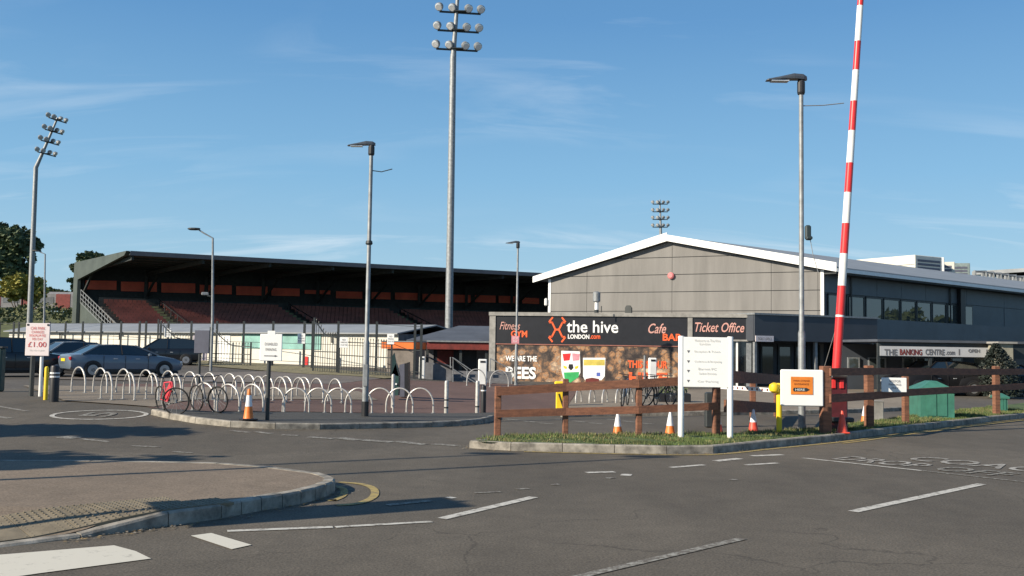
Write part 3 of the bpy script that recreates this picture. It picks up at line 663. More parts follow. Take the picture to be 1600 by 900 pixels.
wpoly([(877, 548), (906, 549), (907, 582), (903, 590), (891, 598), (880, 590), (877, 578)], M_signw, .012)
wpoly([(881, 582), (905, 581), (904, 589), (891, 598), (882, 591)], mat('print green', (.04, .42, .12), .5), .016)
wpoly([(879, 553), (892, 552), (890, 563), (881, 564)], M_red, .016); wpoly([(894, 552), (906, 553), (905, 563), (895, 564)], mat('print pink', (.7, .3, .35), .5), .016)
wpoly([(889, 569), (895, 569), (896, 575), (892, 579), (888, 575)], M_black, .02); wpoly([(880, 571), (886, 573), (885, 577), (881, 575)], M_yellow, .02); wpoly([(898, 573), (904, 571), (903, 575), (899, 577)], M_yellow, .02)
wpoly([(911, 559), (946, 559), (945, 588), (940, 594), (914, 594), (911, 588)], M_signw, .012); wpoly([(912, 562), (945, 562), (945, 571), (912, 571)], mat('print mustard', (.62, .50, .10), .5), .016)
wpoly([(915, 592), (925, 590), (936, 592), (936, 598), (915, 598)], M_dred, .016); wpoly([(932, 582), (938, 582), (938, 588), (932, 588)], mat('print blue', (.1, .15, .5), .5), .016)
# right part under the second sign: glazed entrance
for px0, px1, m in ((1078, 1092, M_greywall), (1122, 1130, M_white), (1150, 1153, M_white), (1166, 1174, M_galv)):
    mb = MB(); WT.slab(mb, WT.sz(px0, 560)[0], WT.sz(px1, 560)[0], -.2, zf2-.1, -.3, -.02); mb.build('door_frame', m, tick, world=True)
mb = MB(); WT.slab(mb, sb+.1, TLn, -.2, zf2-.1, -.34, -.31); mb.build('glazing', M_glass, tick, world=True)
# rooftop flue and small bits on the ticket office
fl = AT(932, 491, 58); t = thing('roof_flue', 'stubby silver flue with wide cowl standing on the ticket office roof', 'flue', (fl.x, fl.y, zt))
mb = MB(); mb.lathe([(.13, 0), (.13, .3)], (0, 0, 0), 12); mb.build('collar', M_dark, t); mb = MB(); mb.lathe([(.11, .3), (.11, .75)], (0, 0, 0), 12); mb.build('pipe', M_white, t)
mb = MB(); mb.lathe([(.14, .75), (.22, .80), (.22, 1.32), (.12, 1.38)], (0, 0, 0), 14); mb.build('cowl', M_galv, t, smooth=True)
t = thing('roof_cable_post', 'thin dark aerial stub on the ticket office roof edge right of the flue', 'aerial', (*P2(939, 54), zt)); mb = MB(); mb.tube([(0, 0, 0), (0, 0, .35)], .03, 6); mb.build('mast', M_dark, t)
t = thing('wall_lamp', 'small white wall lamp at the left end of the hall gable', 'lamp', AT(853, 472, 66)); mb = MB(); mb.bbox((0, 0, 0), (.2, .2, .5), .05); mb.build('diffuser', M_white, t); mb = MB(); mb.box((.12, .1, -.1), (.2, .06, .1)); mb.build('bracket', M_dark, t)
# ------------------------------------------------------------------ dark lower storey right of the ticket office
pL = P2(1179, 52.4); en = root('entrance_block', 'navy clad overhanging lower storey with dark glazed entrance right of the ticket office', 'building', P2(1270, 54))
WE = Wall(pL, (.90, .42)); eL = WE.sz(1371, 510)[0]; ze1 = WE.sz(1275, 495)[1]; ze0 = WE.sz(1275, 534)[1]
for k in range(3):
    mb = MB(); WE.slab(mb, eL*k/3+.012, eL*(k+1)/3-.012, ze0, ze1, -.1, 0); mb.build('cladding_panel', M_hallside2, en, world=True)
mb = MB(); WE.slab(mb, 0, eL, ze0-.02, ze1-.02, -4.5, -.11); mb.build('upper_wall', M_hallside2, en, world=True)
mb = MB(); WE.slab(mb, -.05, eL+.02, ze1, ze1+.1, -4.6, .06); mb.build('coping', M_galv, en, world=True)
mb = MB(); WE.slab(mb, 0, eL, -.2, ze0, -4.6, -3.0); mb.build('inner_wall', M_hallside2, en, world=True)
for k in range(7):
    a = .3+k*eL/7; mb = MB(); WE.slab(mb, a, a+eL/7-.25, .1, ze0-.15, -2.99, -2.93); fr = mb.build('door' if k in (1, 2, 5) else 'window', M_dark, en, world=True)
    mb = MB(); WE.slab(mb, a+.12, a+eL/7-.37, .25, ze0-.3, -2.93, -2.92); mb.build('pane', M_winglass if k % 2 else M_glass, fr, world=True)
for s in (.2, eL/2, eL-.2): mb = MB(); WE.slab(mb, s-.08, s+.08, -.2, ze0, -.3, -.14); mb.build('column', M_galv, en, world=True)
s0, z0 = WE.sz(1180, 533.5); s1, z1 = WE.sz(1208, 525); mb = MB(); WE.slab(mb, s0, s1, z0, z1, .01, .05); sg = mb.build('small_sign', M_pinkw, en, world=True); wtext(WE, 'TICKET OFFICE', 1183, 531.5, 1205, 527.5, M_inkd, sg, o=.06)
mb = MB(); p0 = P2(1371, 56.1); Wl = Wall(p0, (.766, .643)); Wl.slab(mb, 0, 30, 2.2, ze1, -.3, 0); mb.build('side_wall', M_hallside, en, world=True)
mb = MB(); Wl.slab(mb, 0, 30, -.2, 2.2, -1.2, -1.0); mb.build('side_wall', M_hallside2, en, world=True)
# ------------------------------------------------------------------ shelter with banner
sh = root('canopy_shelter', 'dark flat roofed canopy shelter carrying a long white banner greyed with painted shade at the right', 'shelter', P2(1480, 45))
WC = Wall(P2(1372, 44), (1, .10)); zc1 = WC.sz(1480, 535)[1]; zc0 = WC.sz(1480, 557)[1]; cE = WC.sz(1640, 540)[0]
mb = MB(); WC.slab(mb, -.1, cE, zc1-.02, zc1+.09, -4, .15); mb.build('roof', M_slate, sh, world=True)
b0 = WC.sz(1374.5, 548)[0]; b1 = WC.sz(1546, 548)[0]; za, zb_ = WC.sz(1460, 542)[1], WC.sz(1460, 557)[1]
mb = MB(); WC.slab(mb, 0, cE, zc0-.05, zc1-.04, -.15, .0); mb.build('fascia_beam', M_dark, sh, world=True)
mb = MB(); WC.slab(mb, b0, b1, zb_, za, .01, .04); bn = mb.build('banner', mat('shade greyed white banner', (.42, .43, .45), .6, .06, 1), sh, world=True)  # banner colour greyed to stand in for shade
wtext(WC, 'THE', 1381, 555, 1401, 545.5, M_inkd, bn, .03, o=.05); wtext(WC, 'BANKING', 1405, 555, 1440, 545.5, M_dred, bn, .03, o=.05); wtext(WC, 'CENTRE', 1445, 555, 1475, 545.5, M_inkd, bn, .03, o=.05)
wtext(WC, '.com', 1477, 554.5, 1491, 549, M_inkd, bn, .02, o=.05); wtext(WC, 'OPEN', 1512, 551, 1530, 545.5, M_inkd, bn, .03, o=.05)
for px in (1498, 1541): mb = MB(); s = WC.sz(px, 550)[0]; WC.slab(mb, s-.03, s+.03, zb_+.08, za-.08, .045, .05); mb.build('print', M_inkd, bn, world=True)
for px in (1374, 1455, 1547, 1625): mb = MB(); s = WC.sz(px, 580)[0]; WC.slab(mb, s-.06, s+.06, 0, zc0, -.15, -.03); mb.build('post', M_dark, sh, world=True)
mb = MB(); WC.slab(mb, 0, cE, -.1, zc1-.1, -4.1, -4.0); mb.build('back_wall', M_hallside2, sh, world=True)
for k, px in enumerate((1385, 1420, 1478, 1500, 1560)):
    s, z = WC.sz(px, 572); mb = MB(); WC.slab(mb, s, s+.6+.3*(k % 2), z-.25, z+.35, -3.99, -3.9); fr = mb.build('window', M_galv, sh, world=True)
    mb = MB(); WC.slab(mb, s+.06, s+.5+.3*(k % 2), z-.2, z+.3, -3.9, -3.89); mb.build('pane', M_winglass, fr, world=True)
gh = root('cream_kiosk', 'cream walled kiosk with white eaves tucked at the right end of the canopy', 'kiosk', P2(1572, 46.5))
Wk = Wall(P2(1557, 43.6), (1, .1)); mb = MB(); k0 = Wk.sz(1562, 550)[0]; k1 = Wk.sz(1583, 550)[0]; Wk.slab(mb, k0, k1, 0, Wk.sz(1570, 537)[1], -2, 0); mb.build('wall', mat('shade darkened cream render', (.34, .32, .25), .8), gh, world=True)  # cream wall darkened in its colour, in place of shade
mb = MB(); Wk.slab(mb, k0-.15, k1+.12, Wk.sz(1570, 537)[1], Wk.sz(1570, 534)[1], -2, .15); mb.build('roof', M_concrete, gh, world=True)
# ------------------------------------------------------------------ grandstand
st = root('grandstand', 'long dark cantilever roofed grandstand with red seats and orange back panels', 'grandstand', P2(500, 112))
sd_ = Vector((.90, .436, 0)).normalized(); Pf = Vector((*P2(197, 100), 0)); Pb = Vector((*P2(117, 116), 0)); skew = Pb-Pf; SLn = 92
zf = ZP(197, 393, 100); zbk = ZP(117, 411, 116)
def sp(t, f, z): return Pf+sd_*t+skew*f+Vector((0, 0, z))
rise = .012
mb = MB(); mb.add([sp(0, 0, zf), sp(SLn, 0, zf), sp(SLn, 1, zbk+1.4), sp(0, 1, zbk), sp(0, 0, zf-.35), sp(SLn, 0, zf-.35), sp(SLn, 1, zbk+.6), sp(0, 1, zbk-.4)], [(0, 1, 2, 3), (7, 6, 5, 4), (0, 4, 5, 1), (3, 2, 6, 7), (1, 5, 6, 2), (0, 3, 7, 4)])
mb.build('roof', M_standroof, st, world=True)
mb = MB(); th = -sd_*.35; mb.poly([sp(-.02, -.005, zf+.06), sp(-.02, 1.02, zbk+.06), sp(-.02, 1.02, -1), sp(-.02, .93, -1), sp(-.02, .93, ZP(121, 437, 115)), sp(-.02, .03, zf-.35)], th)
mb.build('end_wall', M_standg, st, world=True)
mb = MB(); a, b = sp(0, -.006, zf-.16), sp(SLn, -.006, zf-.16); mb.bar(a, b, .12, .46); mb.build('fascia_beam', M_slate, st, world=True)
NB = 13
for k in range(NB+1):     # raking roof trusses and rear columns
    t = .4+k*SLn/NB*.99; mb = MB(); r = 1.2*k/NB
    mb.bar(sp(t, .02, zf-.6), sp(t, .98, zbk-1.1+r), .25, .45); mb.bar(sp(t, .75, zbk-1.2), sp(t, .98, zbk-4), .22, .22); mb.build('roof_truss', M_standdark, st, world=True)
    mb = MB(); mb.bar(sp(t, .96, -1), sp(t, .96, zbk-.5), .35, .4); mb.build('column', M_standdark, st, world=True)
for j in range(5):
    mb = MB(); f = .15+j*.18; mb.bar(sp(0, f, zf-.45+(zbk-zf)*f), sp(SLn, f, zf-.45+(zbk+1.2-zf)*f), .12, .2); mb.build('purlin', M_standdark, st, world=True)
mb = MB(); mb.poly([sp(0, .985, -1), sp(SLn, .985, -1), sp(SLn, .985, zbk+1.2), sp(0, .985, zbk-.3)], skew.normalized()*.2); mb.build('back_wall', M_standdark, st, world=True)
nb = sd_.cross(Vector((0, 0, 1))); 
for x0, x1, y0, y1 in [(127, 182, 438, 452), (189, 245, 440, 455), (252, 305, 442, 457), (312, 362, 445, 459), (369, 418, 447, 461), (424, 468, 450, 462), (476, 516, 453, 459), (525, 566, 455, 466), (574, 610, 456, 467), (617, 654, 457, 468), (660, 695, 459, 471), (697, 735, 460, 472), (742, 774, 461, 472), (779, 806, 462, 473), (816, 842, 465, 474)]:
    Pq = sp(0, .97, 0); c = [onplane(x0, y0, Pq, nb), onplane(x1, y0+1, Pq, nb), onplane(x1, y1+1, Pq, nb), onplane(x0, y1, Pq, nb)]
    mb = MB(); mb.poly(c, nb*(.08 if nb.y < 0 else -.08)); mb.build('orange_panel', M_standor, st, world=True)
# terrace and seats
NR = 11; zr0, zr1 = 2.6, 5.75
aisles = [(t-.7, t+.7) for t in (6.0, 21.0, 35.0, 49.0, 63.0, 77.0)]
tb = MB(); sb_ = MB(); ab = MB()
for i in range(NR):
    f0 = .06+i*.05; f1 = f0+.05; z = zr0+(zr1-zr0)*i/(NR-1)
    c0, c1, c2, c3 = sp(.5, f0, z), sp(SLn-1, f0, z), sp(SLn-1, f1, z), sp(.5, f1, z)
    tb.poly([c0, c1, c2, c3], (0, 0, -.35))
    t = 1.0
    while t < SLn-1.5:
        if not any(a-.3 < t < b+.25 for a, b in aisles):
            p = sp(t, f0+.022, z+.42); q = p+Vector((0, 0, .24))
            sb_.box(p, (.44, .42, .05), rz=math.atan2(sd_.y, sd_.x)); sb_.box(q+nb*(-.2 if nb.y < 0 else .2), (.44, .05, .46), rz=math.atan2(sd_.y, sd_.x))
        t += .5
    for a, b in aisles:
        p = (sp(a+.2, f0, z+.01)+sp(b-.2, f1, z+.01))/2; ab.box(p+Vector((0, 0, .12)), (1.1, .55, .22), rz=math.atan2(sd_.y, sd_.x))
tb.build('terrace', M_terr, st, world=True); o = sb_.build('seats', M_seat, st, world=True, fix=False); o['kind'] = 'stuff'
o = ab.build('aisle_steps', M_aisle, st, world=True); o['kind'] = 'stuff'
mb = MB(); mb.poly([sp(.5, .05, -1), sp(SLn-1, .05, -1), sp(SLn-1, .05, zr0+.3), sp(.5, .05, zr0+.3)], nb*.15); mb.build('front_wall', M_greywall, st, world=True)
mb = MB(); mb.poly([sp(.5, .63, zr1-.4), sp(SLn-1, .63, zr1-.4), sp(SLn-1, .63, zr1+1.1), sp(.5, .63, zr1+1.1)], nb*.12); mb.build('rear_barrier', M_standdark, st, world=True)
mb = MB()          # aisle rails
for a, b in aisles:
    mb.bar(sp(b, .06, zr0+1.1), sp(b, .62, zr1+1.1), .09, .09)
    for i in range(6): f = .06+i*.11; z = zr0+(zr1-zr0)*(i/5.1); mb.bar(sp(b, f, z), sp(b, f, z+1.1), .08, .08)
o = mb.build('aisle_rail', M_black, st, world=True); o['kind'] = 'stuff'
mb = MB()          # pale raking balustrade at the left end
Pq = sp(-.1, .4, 0)
A0 = sp(.0, .92, ZP(121, 452, 114)); A1 = sp(.2, .1, 3.1)
for dz in (0, -.5, -1.0, -1.5): mb.bar(A0+Vector((0, 0, dz)), A1+Vector((0, 0, dz)), .07, .07)
for k in range(16): p = A0+(A1-A0)*k/15; mb.bar(p, p+Vector((0, 0, -1.5)), .06, .06)
mb.build('balustrade', M_galv, st, world=True)
mb = MB(); mb.poly([A0+Vector((0, 0, -1.4)), A1+Vector((0, 0, -1.4)), sp(.2, .1, -1), sp(0, .92, -1)], sd_*.2); mb.build('side_wall', M_standg, st, world=True)
# ------------------------------------------------------------------ long white building
wb = root('changing_block', 'long low cream walled block with grey sheet roof behind the perimeter fence', 'building', P2(330, 74))
wl_ = P2(13, 85); wr_ = P2(622, 61); WW = Wall(wl_, (wr_[0]-wl_[0], wr_[1]-wl_[1])); LW = math.hypot(wr_[0]-wl_[0], wr_[1]-wl_[1])
mb = MB(); WW.slab(mb, 0, LW, -.2, 2.62, -7, -.06); mb.build('wall', M_greywall, wb, world=True)
s = 0; k = 0
while s < LW-.5:
    w = 2.95; e = min(LW, s+w); mb = MB(); WW.slab(mb, s+.015, e-.015, .3, 2.6, -.06, 0); mb.build('wall_panel', M_cream, wb, world=True); s = e; k += 1
o = MB(); o.poly([WW.pt(-.3, 2.58, .35), WW.pt(LW+.2, 2.58, .35), WW.pt(LW+.2, 3.2, -3.6), WW.pt(-.3, 3.35, -3.6)], (0, 0, .08)); o.poly([WW.pt(-.3, 2.6, -7.3), WW.pt(LW+.2, 2.6, -7.3), WW.pt(LW+.2, 3.2, -3.6), WW.pt(-.3, 3.35, -3.6)], (0, 0, .08)); o.build('roof', M_roofg, wb, world=True)
for px0, px1, m, n in ((302, 324, mat('mauve door', (.24, .22, .27), .6), 'door'), (338, 360, M_white, 'door'), (378, 410, M_teal, 'netting'), (432, 502, M_teal, 'netting')):
    s0 = WW.sz(px0, 540)[0]; s1 = WW.sz(px1, 540)[0]; mb = MB()
    if n == 'door': WW.slab(mb, s0, s1, .4, 2.45, 0, .05)
    else: WW.slab(mb, s0, s1, 1.55, 2.55, .001, .05)
    mb.build(n, m, wb, world=True)
s0, z0 = WW.sz(474, 571); s1, z1 = WW.sz(482, 557); mb = MB(); WW.slab(mb, s0, s1, z0, z1, .05, .08); mb.build('notice', M_red, wb, world=True)
for px in (95, 188, 430, 520): mb = MB(); s = WW.sz(px, 540)[0]; mb.tube([WW.pt(s, 2.0, .1), WW.pt(s, 2.45, .12), WW.pt(s+.25, 2.5, .3)], .05, 6); mb.build('wall_lamp', M_dark, wb, world=True)
# orange topped kiosk
ok = root('orange_kiosk', 'small grey kiosk with a bright orange fascia at the right end of the white block', 'kiosk', P2(622, 55)); WO = Wall(P2(597, 56), (1, -.12))
s1 = WO.sz(647, 540)[0]; zo1, zo0 = WO.sz(620, 534)[1], WO.sz(620, 545)[1]
mb = MB(); WO.slab(mb, .3, s1, -.1, zo0, -3, 0); mb.build('wall', mat('kiosk taupe', (.20, .17, .145), .7), ok, world=True)
mb = MB(); WO.slab(mb, 0, s1+.05, zo0, zo1, -3, .12); mb.build('fascia', M_orange, ok, world=True)
mb = MB(); WO.slab(mb, -.05, s1+.1, zo1, zo1+.05, -3.1, .16); mb.build('roof', M_roofg, ok, world=True)
# slate roofed entrance building
db = root('turnstile_block', 'dark slate roofed entrance block with a red fascia between kiosk and ticket office', 'building', P2(710, 58))
WD = Wall(P2(636, 60), (1, -.03)); dE = WD.sz(790, 540)[0]; zd = WD.sz(700, 534)[1]; zr = ZP(730, 511, 64)
s_h = WD.sz(668, 534)[0]
mb = MB(); WD.slab(mb, .5, dE, -.1, zd, -8, -1.6); mb.build('wall', M_black, db, world=True)
a, b, c, d = WD.pt(0, zd, .4), WD.pt(dE, zd, .4), WD.pt(dE, zr, -4), WD.pt(2.8, zr, -4); e_, f_ = WD.pt(0, zd, -8.4), WD.pt(dE, zd, -8.4)
mb = MB(); mb.poly([a, b, c, d], (0, 0, .08)); mb.poly([e_, f_, c, d], (0, 0, .08)); mb.poly([a, d, e_], (0, 0, .08)); mb.build('roof', M_slate, db, world=True)
mb = MB(); WD.slab(mb, s_h, dE, zd-.02, zd+.06, .4, .5); mb.build('gutter', M_galv, db, world=True)
mb = MB(); WD.slab(mb, s_h, dE, WD.sz(700, 546)[1], zd-.03, .2, .38); mb.build('fascia', M_dred, db, world=True)
s0, z0 = WD.sz(679, 569); s1, z1 = WD.sz(705, 548); mb = MB(); WD.slab(mb, s0, s1, z0, z1, -1.6, -1.5); mb.build('poster', M_dred, db, world=True)
for px in (668, 720, 760): mb = MB(); s = WD.sz(px, 560)[0]; WD.slab(mb, s-.08, s+.08, -.1, zd-.1, .05, .18); mb.build('post', M_dark, db, world=True)
for px in (650, 742): mb = MB(); s0 = WD.sz(px, 565)[0]; WD.slab(mb, s0, s0+.9, .1, 1.9, -1.6, -1.52); mb.build('door', M_greywall, db, world=True)
# ------------------------------------------------------------------ railway behind
emb = MB(); ex = [-140, -110, -80, -60, -48, -38]; 
em = MB(); vs = []
for i in range(24):
    x = -150+i*5.2; 
    for j, (y, z) in enumerate(((118, .2), (128, 3.0), (140, 5.3), (150, 6.6), (172, 6.6), (195, 0))): vs.append((x, y+1.5*math.sin(i), z+.4*math.sin(i*1.7+j)))
em.add(vs, [(i*6+j, i*6+j+1, (i+1)*6+j+1, (i+1)*6+j) for i in range(23) for j in range(5)])
o = em.build('embankment', mat('scrub bank', (.10, .115, .04), .95, .4, .5, col2=(.045, .05, .022)), smooth=True); o['kind'] = 'structure'
# train on the embankment
tr = thing('train', 'red and grey passenger train standing on the embankment at the far left', 'train', (-72, 160, 6.6))
y0 = 160; zt0 = ZP(50, 485, y0); zt1 = ZP(50, 456, y0)
for k in range(5):
    x = -112+k*17.0; mb = MB(); mb.bbox((x, y0, (zt0+zt1)/2), (16.6, 2.8, zt1-zt0), .35); car = mb.build('carriage', mat('train grey', (.20, .20, .21), .5), tr, world=True)
    for dx, w in ((-5.6, 2.3), (0, 2.3), (5.6, 2.3)):
        mb = MB(); mb.box((x+dx, y0-1.42, (zt0+zt1)/2-.1), (w, .05, zt1-zt0-.5)); mb.build('door', mat('train red', (.20, .04, .035), .5), car, world=True)
    for dx in (-2.8, 2.8):
        mb = MB(); mb.box((x+dx, y0-1.42, (zt0+zt1)/2+.15), (2.6, .05, 1.0)); mb.build('window', mat('train window', (.16, .17, .18), .2), car, world=True)
# ------------------------------------------------------------------ trees
def leafmat(n, a, b): return mat(n, a, .7, .3, .35, col2=b)
L_dk = leafmat('dark leaves', (.10, .135, .055), (.035, .05, .024)); L_mid = leafmat('mid green leaves', (.11, .14, .045), (.045, .065, .02)); L_yel = leafmat('yellow leaves', (.34, .30, .05), (.13, .13, .03))
M_bark = mat('bark', (.09, .07, .05), .95, .3, 2)
def tree(label, base, H, blobs, leaf, lm, n, name='tree', group=None, trunk=.35):
    t = thing(name, label, 'tree', base, 0, group); mb = MB()
    mb.tube([(0, 0, -.3), (.1, 0, H*.25), (-.1, .1, H*.55), (0, 0, H*.8)], [trunk, trunk*.8, trunk*.5, trunk*.2], 8)
    for bx_, by_, bz_, r, rz_ in blobs:
        a = Vector((0, 0, H*random.uniform(.25, .5))); b = Vector((bx_, by_, bz_)); mb.tube([a, (a+b)/2+Vector((0, 0, -.3)), b], [trunk*.4, trunk*.25, trunk*.08], 6)
    mb.build('trunk', M_bark, t, smooth=True)
    mb = MB(); tot = sum(b[3]**2 for b in blobs)
    for bx_, by_, bz_, r, rz_ in blobs:
        nb_ = int(n*r*r/tot); cl = [Vector((random.gauss(0, .5), random.gauss(0, .5), random.gauss(0, .5))).normalized()*random.uniform(.45, 1.05) for _ in range(max(6, nb_//28))]
        for _ in range(nb_):
            c = random.choice(cl); p = Vector((bx_+(c.x+random.gauss(0, .13))*r, by_+(c.y+random.gauss(0, .13))*r, bz_+(c.z+random.gauss(0, .11))*rz_))
            s = leaf*random.uniform(.6, 1.4); u = Vector((random.gauss(0, 1), random.gauss(0, 1), random.gauss(0, 1))).normalized(); v = u.orthogonal().normalized()
            mb.add([p-u*s, p+v*s*.6, p+u*s, p-v*s*.6], [(0, 1, 2, 3)])
    mb.build('crown', lm, t, fix=False); return t
def pxtree(label, Y, pxc, pyb, blobs_px, leaf, lm, n, **k):
    b = AT(pxc, pyb, Y); base = Vector((b.x, Y, tz(b.x, Y)-.2)); H = 0; bl = []
    for x, y, r in blobs_px:
        p = AT(x, y, Y); R_ = r/F*Y; bl.append((p.x-base.x, random.uniform(-.5, .5)*R_, p.z-base.z, R_, R_*.85)); H = max(H, p.z-base.z)
    return tree(label, base, H, bl, leaf, lm, n, **k)
pxtree('tall dark broad tree behind the train at the far left edge', 185, 22, 470, [(-12, 385, 26), (14, 372, 20), (36, 378, 20), (10, 400, 24), (40, 404, 14), (52, 382, 12), (-25, 420, 26), (18, 425, 20), (36, 420, 12), (-5, 360, 14), (28, 358, 9), (46, 364, 8)], .42, L_dk, 17000, trunk=.7)
pxtree('bushy yellow leaved tree in front of the tall dark tree', 152, 35, 480, [(18, 446, 16), (38, 440, 15), (55, 446, 14), (28, 456, 16), (48, 458, 16), (66, 456, 9), (8, 456, 12)], .28, L_yel, 8000, trunk=.3)
pxtree('dark conifer top showing above the back corner of the grandstand', 172, 138, 480, [(128, 402, 7), (137, 398, 7), (146, 402, 8), (134, 412, 11), (155, 400, 6), (120, 420, 8), (112, 437, 6), (118, 452, 7), (160, 404, 5), (122, 470, 8), (114, 415, 4)], .34, L_dk, 4200, trunk=.35)
pxtree('low round bush on the skyline left of the grandstand', 178, 84, 478, [(80, 456, 8), (92, 458, 7), (104, 460, 6), (70, 460, 6)], .3, L_mid, 2200, trunk=.15)
for k, (px, Y) in enumerate(((1765, 95), (1830, 120), (1690, 140), (1950, 100), (1880, 70))):
    p = P2(px, Y); tree(['round', 'tall', 'distant', 'wide', 'near'][k]+' green tree beyond the right end of the hall frontage', (p[0], p[1], 0), 5, [(-3, 0, 3.2, 2.6, 1.6), (2, 1, 3.6, 3, 1.7), (0, -1, 4.2, 2.4, 1.6), (5, 1, 2.5, 3, 1.8)], .35, L_mid, 2200, group='trees right of the hall')
# scrub on the embankment foot
sb2 = MB()
for _ in range(9000):
    x = random.uniform(-95, -44); y = random.uniform(118, 150); zz = S((y-116)/34)*6.6; s = random.uniform(.1, .35); p = Vector((x, y, zz+random.uniform(0, 1.1)*(.6+.5*math.sin(x*.6)))); u = Vector((random.gauss(0, 1), random.gauss(0, 1), random.gauss(0, 1))).normalized(); v = u.orthogonal()
    sb2.add([p-u*s, p+v*s*.6, p+u*s, p-v*s*.6], [(0, 1, 2, 3)])
o = sb2.build('scrub', leafmat('scrub leaves', (.14, .15, .05), (.04, .05, .02)), fix=False); tag(o, 'rough green and brown scrub covering the railway bank', 'scrub', kind='stuff')
# ------------------------------------------------------------------ perimeter fence
fx = [-30, -2, 20, 28, 76, 101, 128, 157, 188, 217, 227, 250, 262, 298, 338, 380, 426, 475, 488, 528, 588, 648, 658]
pf = thing('perimeter_fence', 'tall dark steel fence of slim posts in front of the long cream block', 'fence', (*P2(340, 65), .4))
def fY(px): return 82-(px-15)/640*32
def fpt(px): p = P2(px, fY(px)); return Vector((p[0], p[1], tz(*p)))
for px in fx:
    p = fpt(px); mb = MB(); w = .12 if px not in (217, 475) else .13; mb.box(p+Vector((0, 0, 1.35)), (w, w, 2.9)); mb.build('post', M_dark, pf, world=True)
for a, b in zip(fx, fx[1:]):
    if (a, b) in ((227, 250),): continue
    A_, B_ = fpt(a), fpt(b); wm = MB()
    for z in (.35, 1.45, 2.65): wm.bar(A_+Vector((0, 0, z)), B_+Vector((0, 0, z)), .03, .03)
    o = wm.build('wire', M_dark, pf, world=True); o['kind'] = 'stuff'
def palisade(label, xa, ya, xb, yb, n, h0, h1, sw=0, cat='gate', name='steel_gate'):
    A_ = Vector((xa, ya, tz(xa, ya))); B_ = Vector((xb, yb, tz(xb, yb))); t = thing(name, label, cat, A_)
    def hh(k): f = k/n; return h0+(h1-h0)*(S(f*1.6) if sw else f)
    for k in range(n+1):
        p = A_+(B_-A_)*k/n; mb = MB(); w = .09 if k in (0, n) else .026; h = hh(k)+(.12 if k in (0, n) else 0); mb.box(p+Vector((0, 0, h/2+.05)), (w, w, h))
        if w < .05: mb.lathe([(.025, h+.05), (.035, h+.09), (.002, h+.17)], p, 5)
        mb.build('post' if w > .05 else 'bar', M_dark, t, world=True)
    for fz in (.12, .55):
        mb = MB(); mb.bar(A_+Vector((0, 0, fz*h1)), B_+Vector((0, 0, fz*h1)), .05, .05); mb.build('rail', M_dark, t, world=True)
    for k in range(0, n, max(1, n//6)):
        k2 = min(n, k+max(1, n//6)); mb = MB(); mb.bar(A_+(B_-A_)*k/n+Vector((0, 0, hh(k)-.1)), A_+(B_-A_)*k2/n+Vector((0, 0, hh(k2)-.1)), .05, .05); mb.build('top_rail', M_dark, t, world=True)
    return t
a = P2(246, 66); b = P2(299, 63); palisade('open barred gate leaf with a falling top edge behind the black hatchback', *a, *b, 12, 2.7, 1.7, 1)
a = P2(328, 62); b = P2(392, 60.5); palisade('lower barred gate leaf standing behind the grey backed sign', *a, *b, 14, 2.2, 1.3, 1)
a = P2(490, 53.2); b = P2(527, 51.5); palisade('barred gate leaf with falling top edge left of the tall street lamp', *a, *b, 10, 2.75, 2.0, 1)
a = P2(530, 51); b = P2(612, 50.2); palisade('level barred fence section running behind the tall street lamp to the green bin', *a, *b, 20, 1.75, 1.75, 0, 'fence', 'barred_fence')
def wallsign(label, px0, px1, py0, py1, Y, m=M_signw, lines=(), name='notice_sign', back=None):
    a, b = P2(px0, Y), P2(px1, Y); z0, z1 = ZP((px0+px1)/2, py1, Y), ZP((px0+px1)/2, py0, Y); w = b[0]-a[0]
    t = thing(name, label, 'sign', ((a[0]+b[0])/2, Y-.09, z0)); mb = MB(); mb.bbox((0, 0, (z1-z0)/2), (w, .03, z1-z0), .008); pn = mb.build('panel', m, t)
    mb = MB(); mb.box((0, .05, (z1-z0)*.5), (.08, .07, .1)); mb.build('bracket', M_dark, t)
    for k, (txt, y0, y1, x0, x1, tm) in enumerate(lines): text(txt, (w*(x0-.5), -.02, (z1-z0)*y0), (1, 0, 0), (0, 0, 1), w*(x1-x0), (z1-z0)*(y1-y0), tm, t, world=False)
    return t
NL = [('NO', .68, .85, .3, .7, M_inkd), ('PARKING', .45, .6, .12, .88, M_inkd), ('AT ANY TIME', .2, .35, .1, .9, M_inkd)]
wallsign('small white notice on the fence above the black hatchback', 256.5, 267, 513, 527, 66, lines=NL)
wallsign('small white notice on the fence post right of the white arrow sign', 465, 477, 521, 537, 54.5, lines=NL)
wallsign('white notice on the fence beside the barred gate left of the tall street lamp', 531, 544, 527, 543.5, 50.8, lines=NL)
wallsign('white notice in front of the orange kiosk fascia', 605, 616, 522, 538, 50.2, lines=NL)
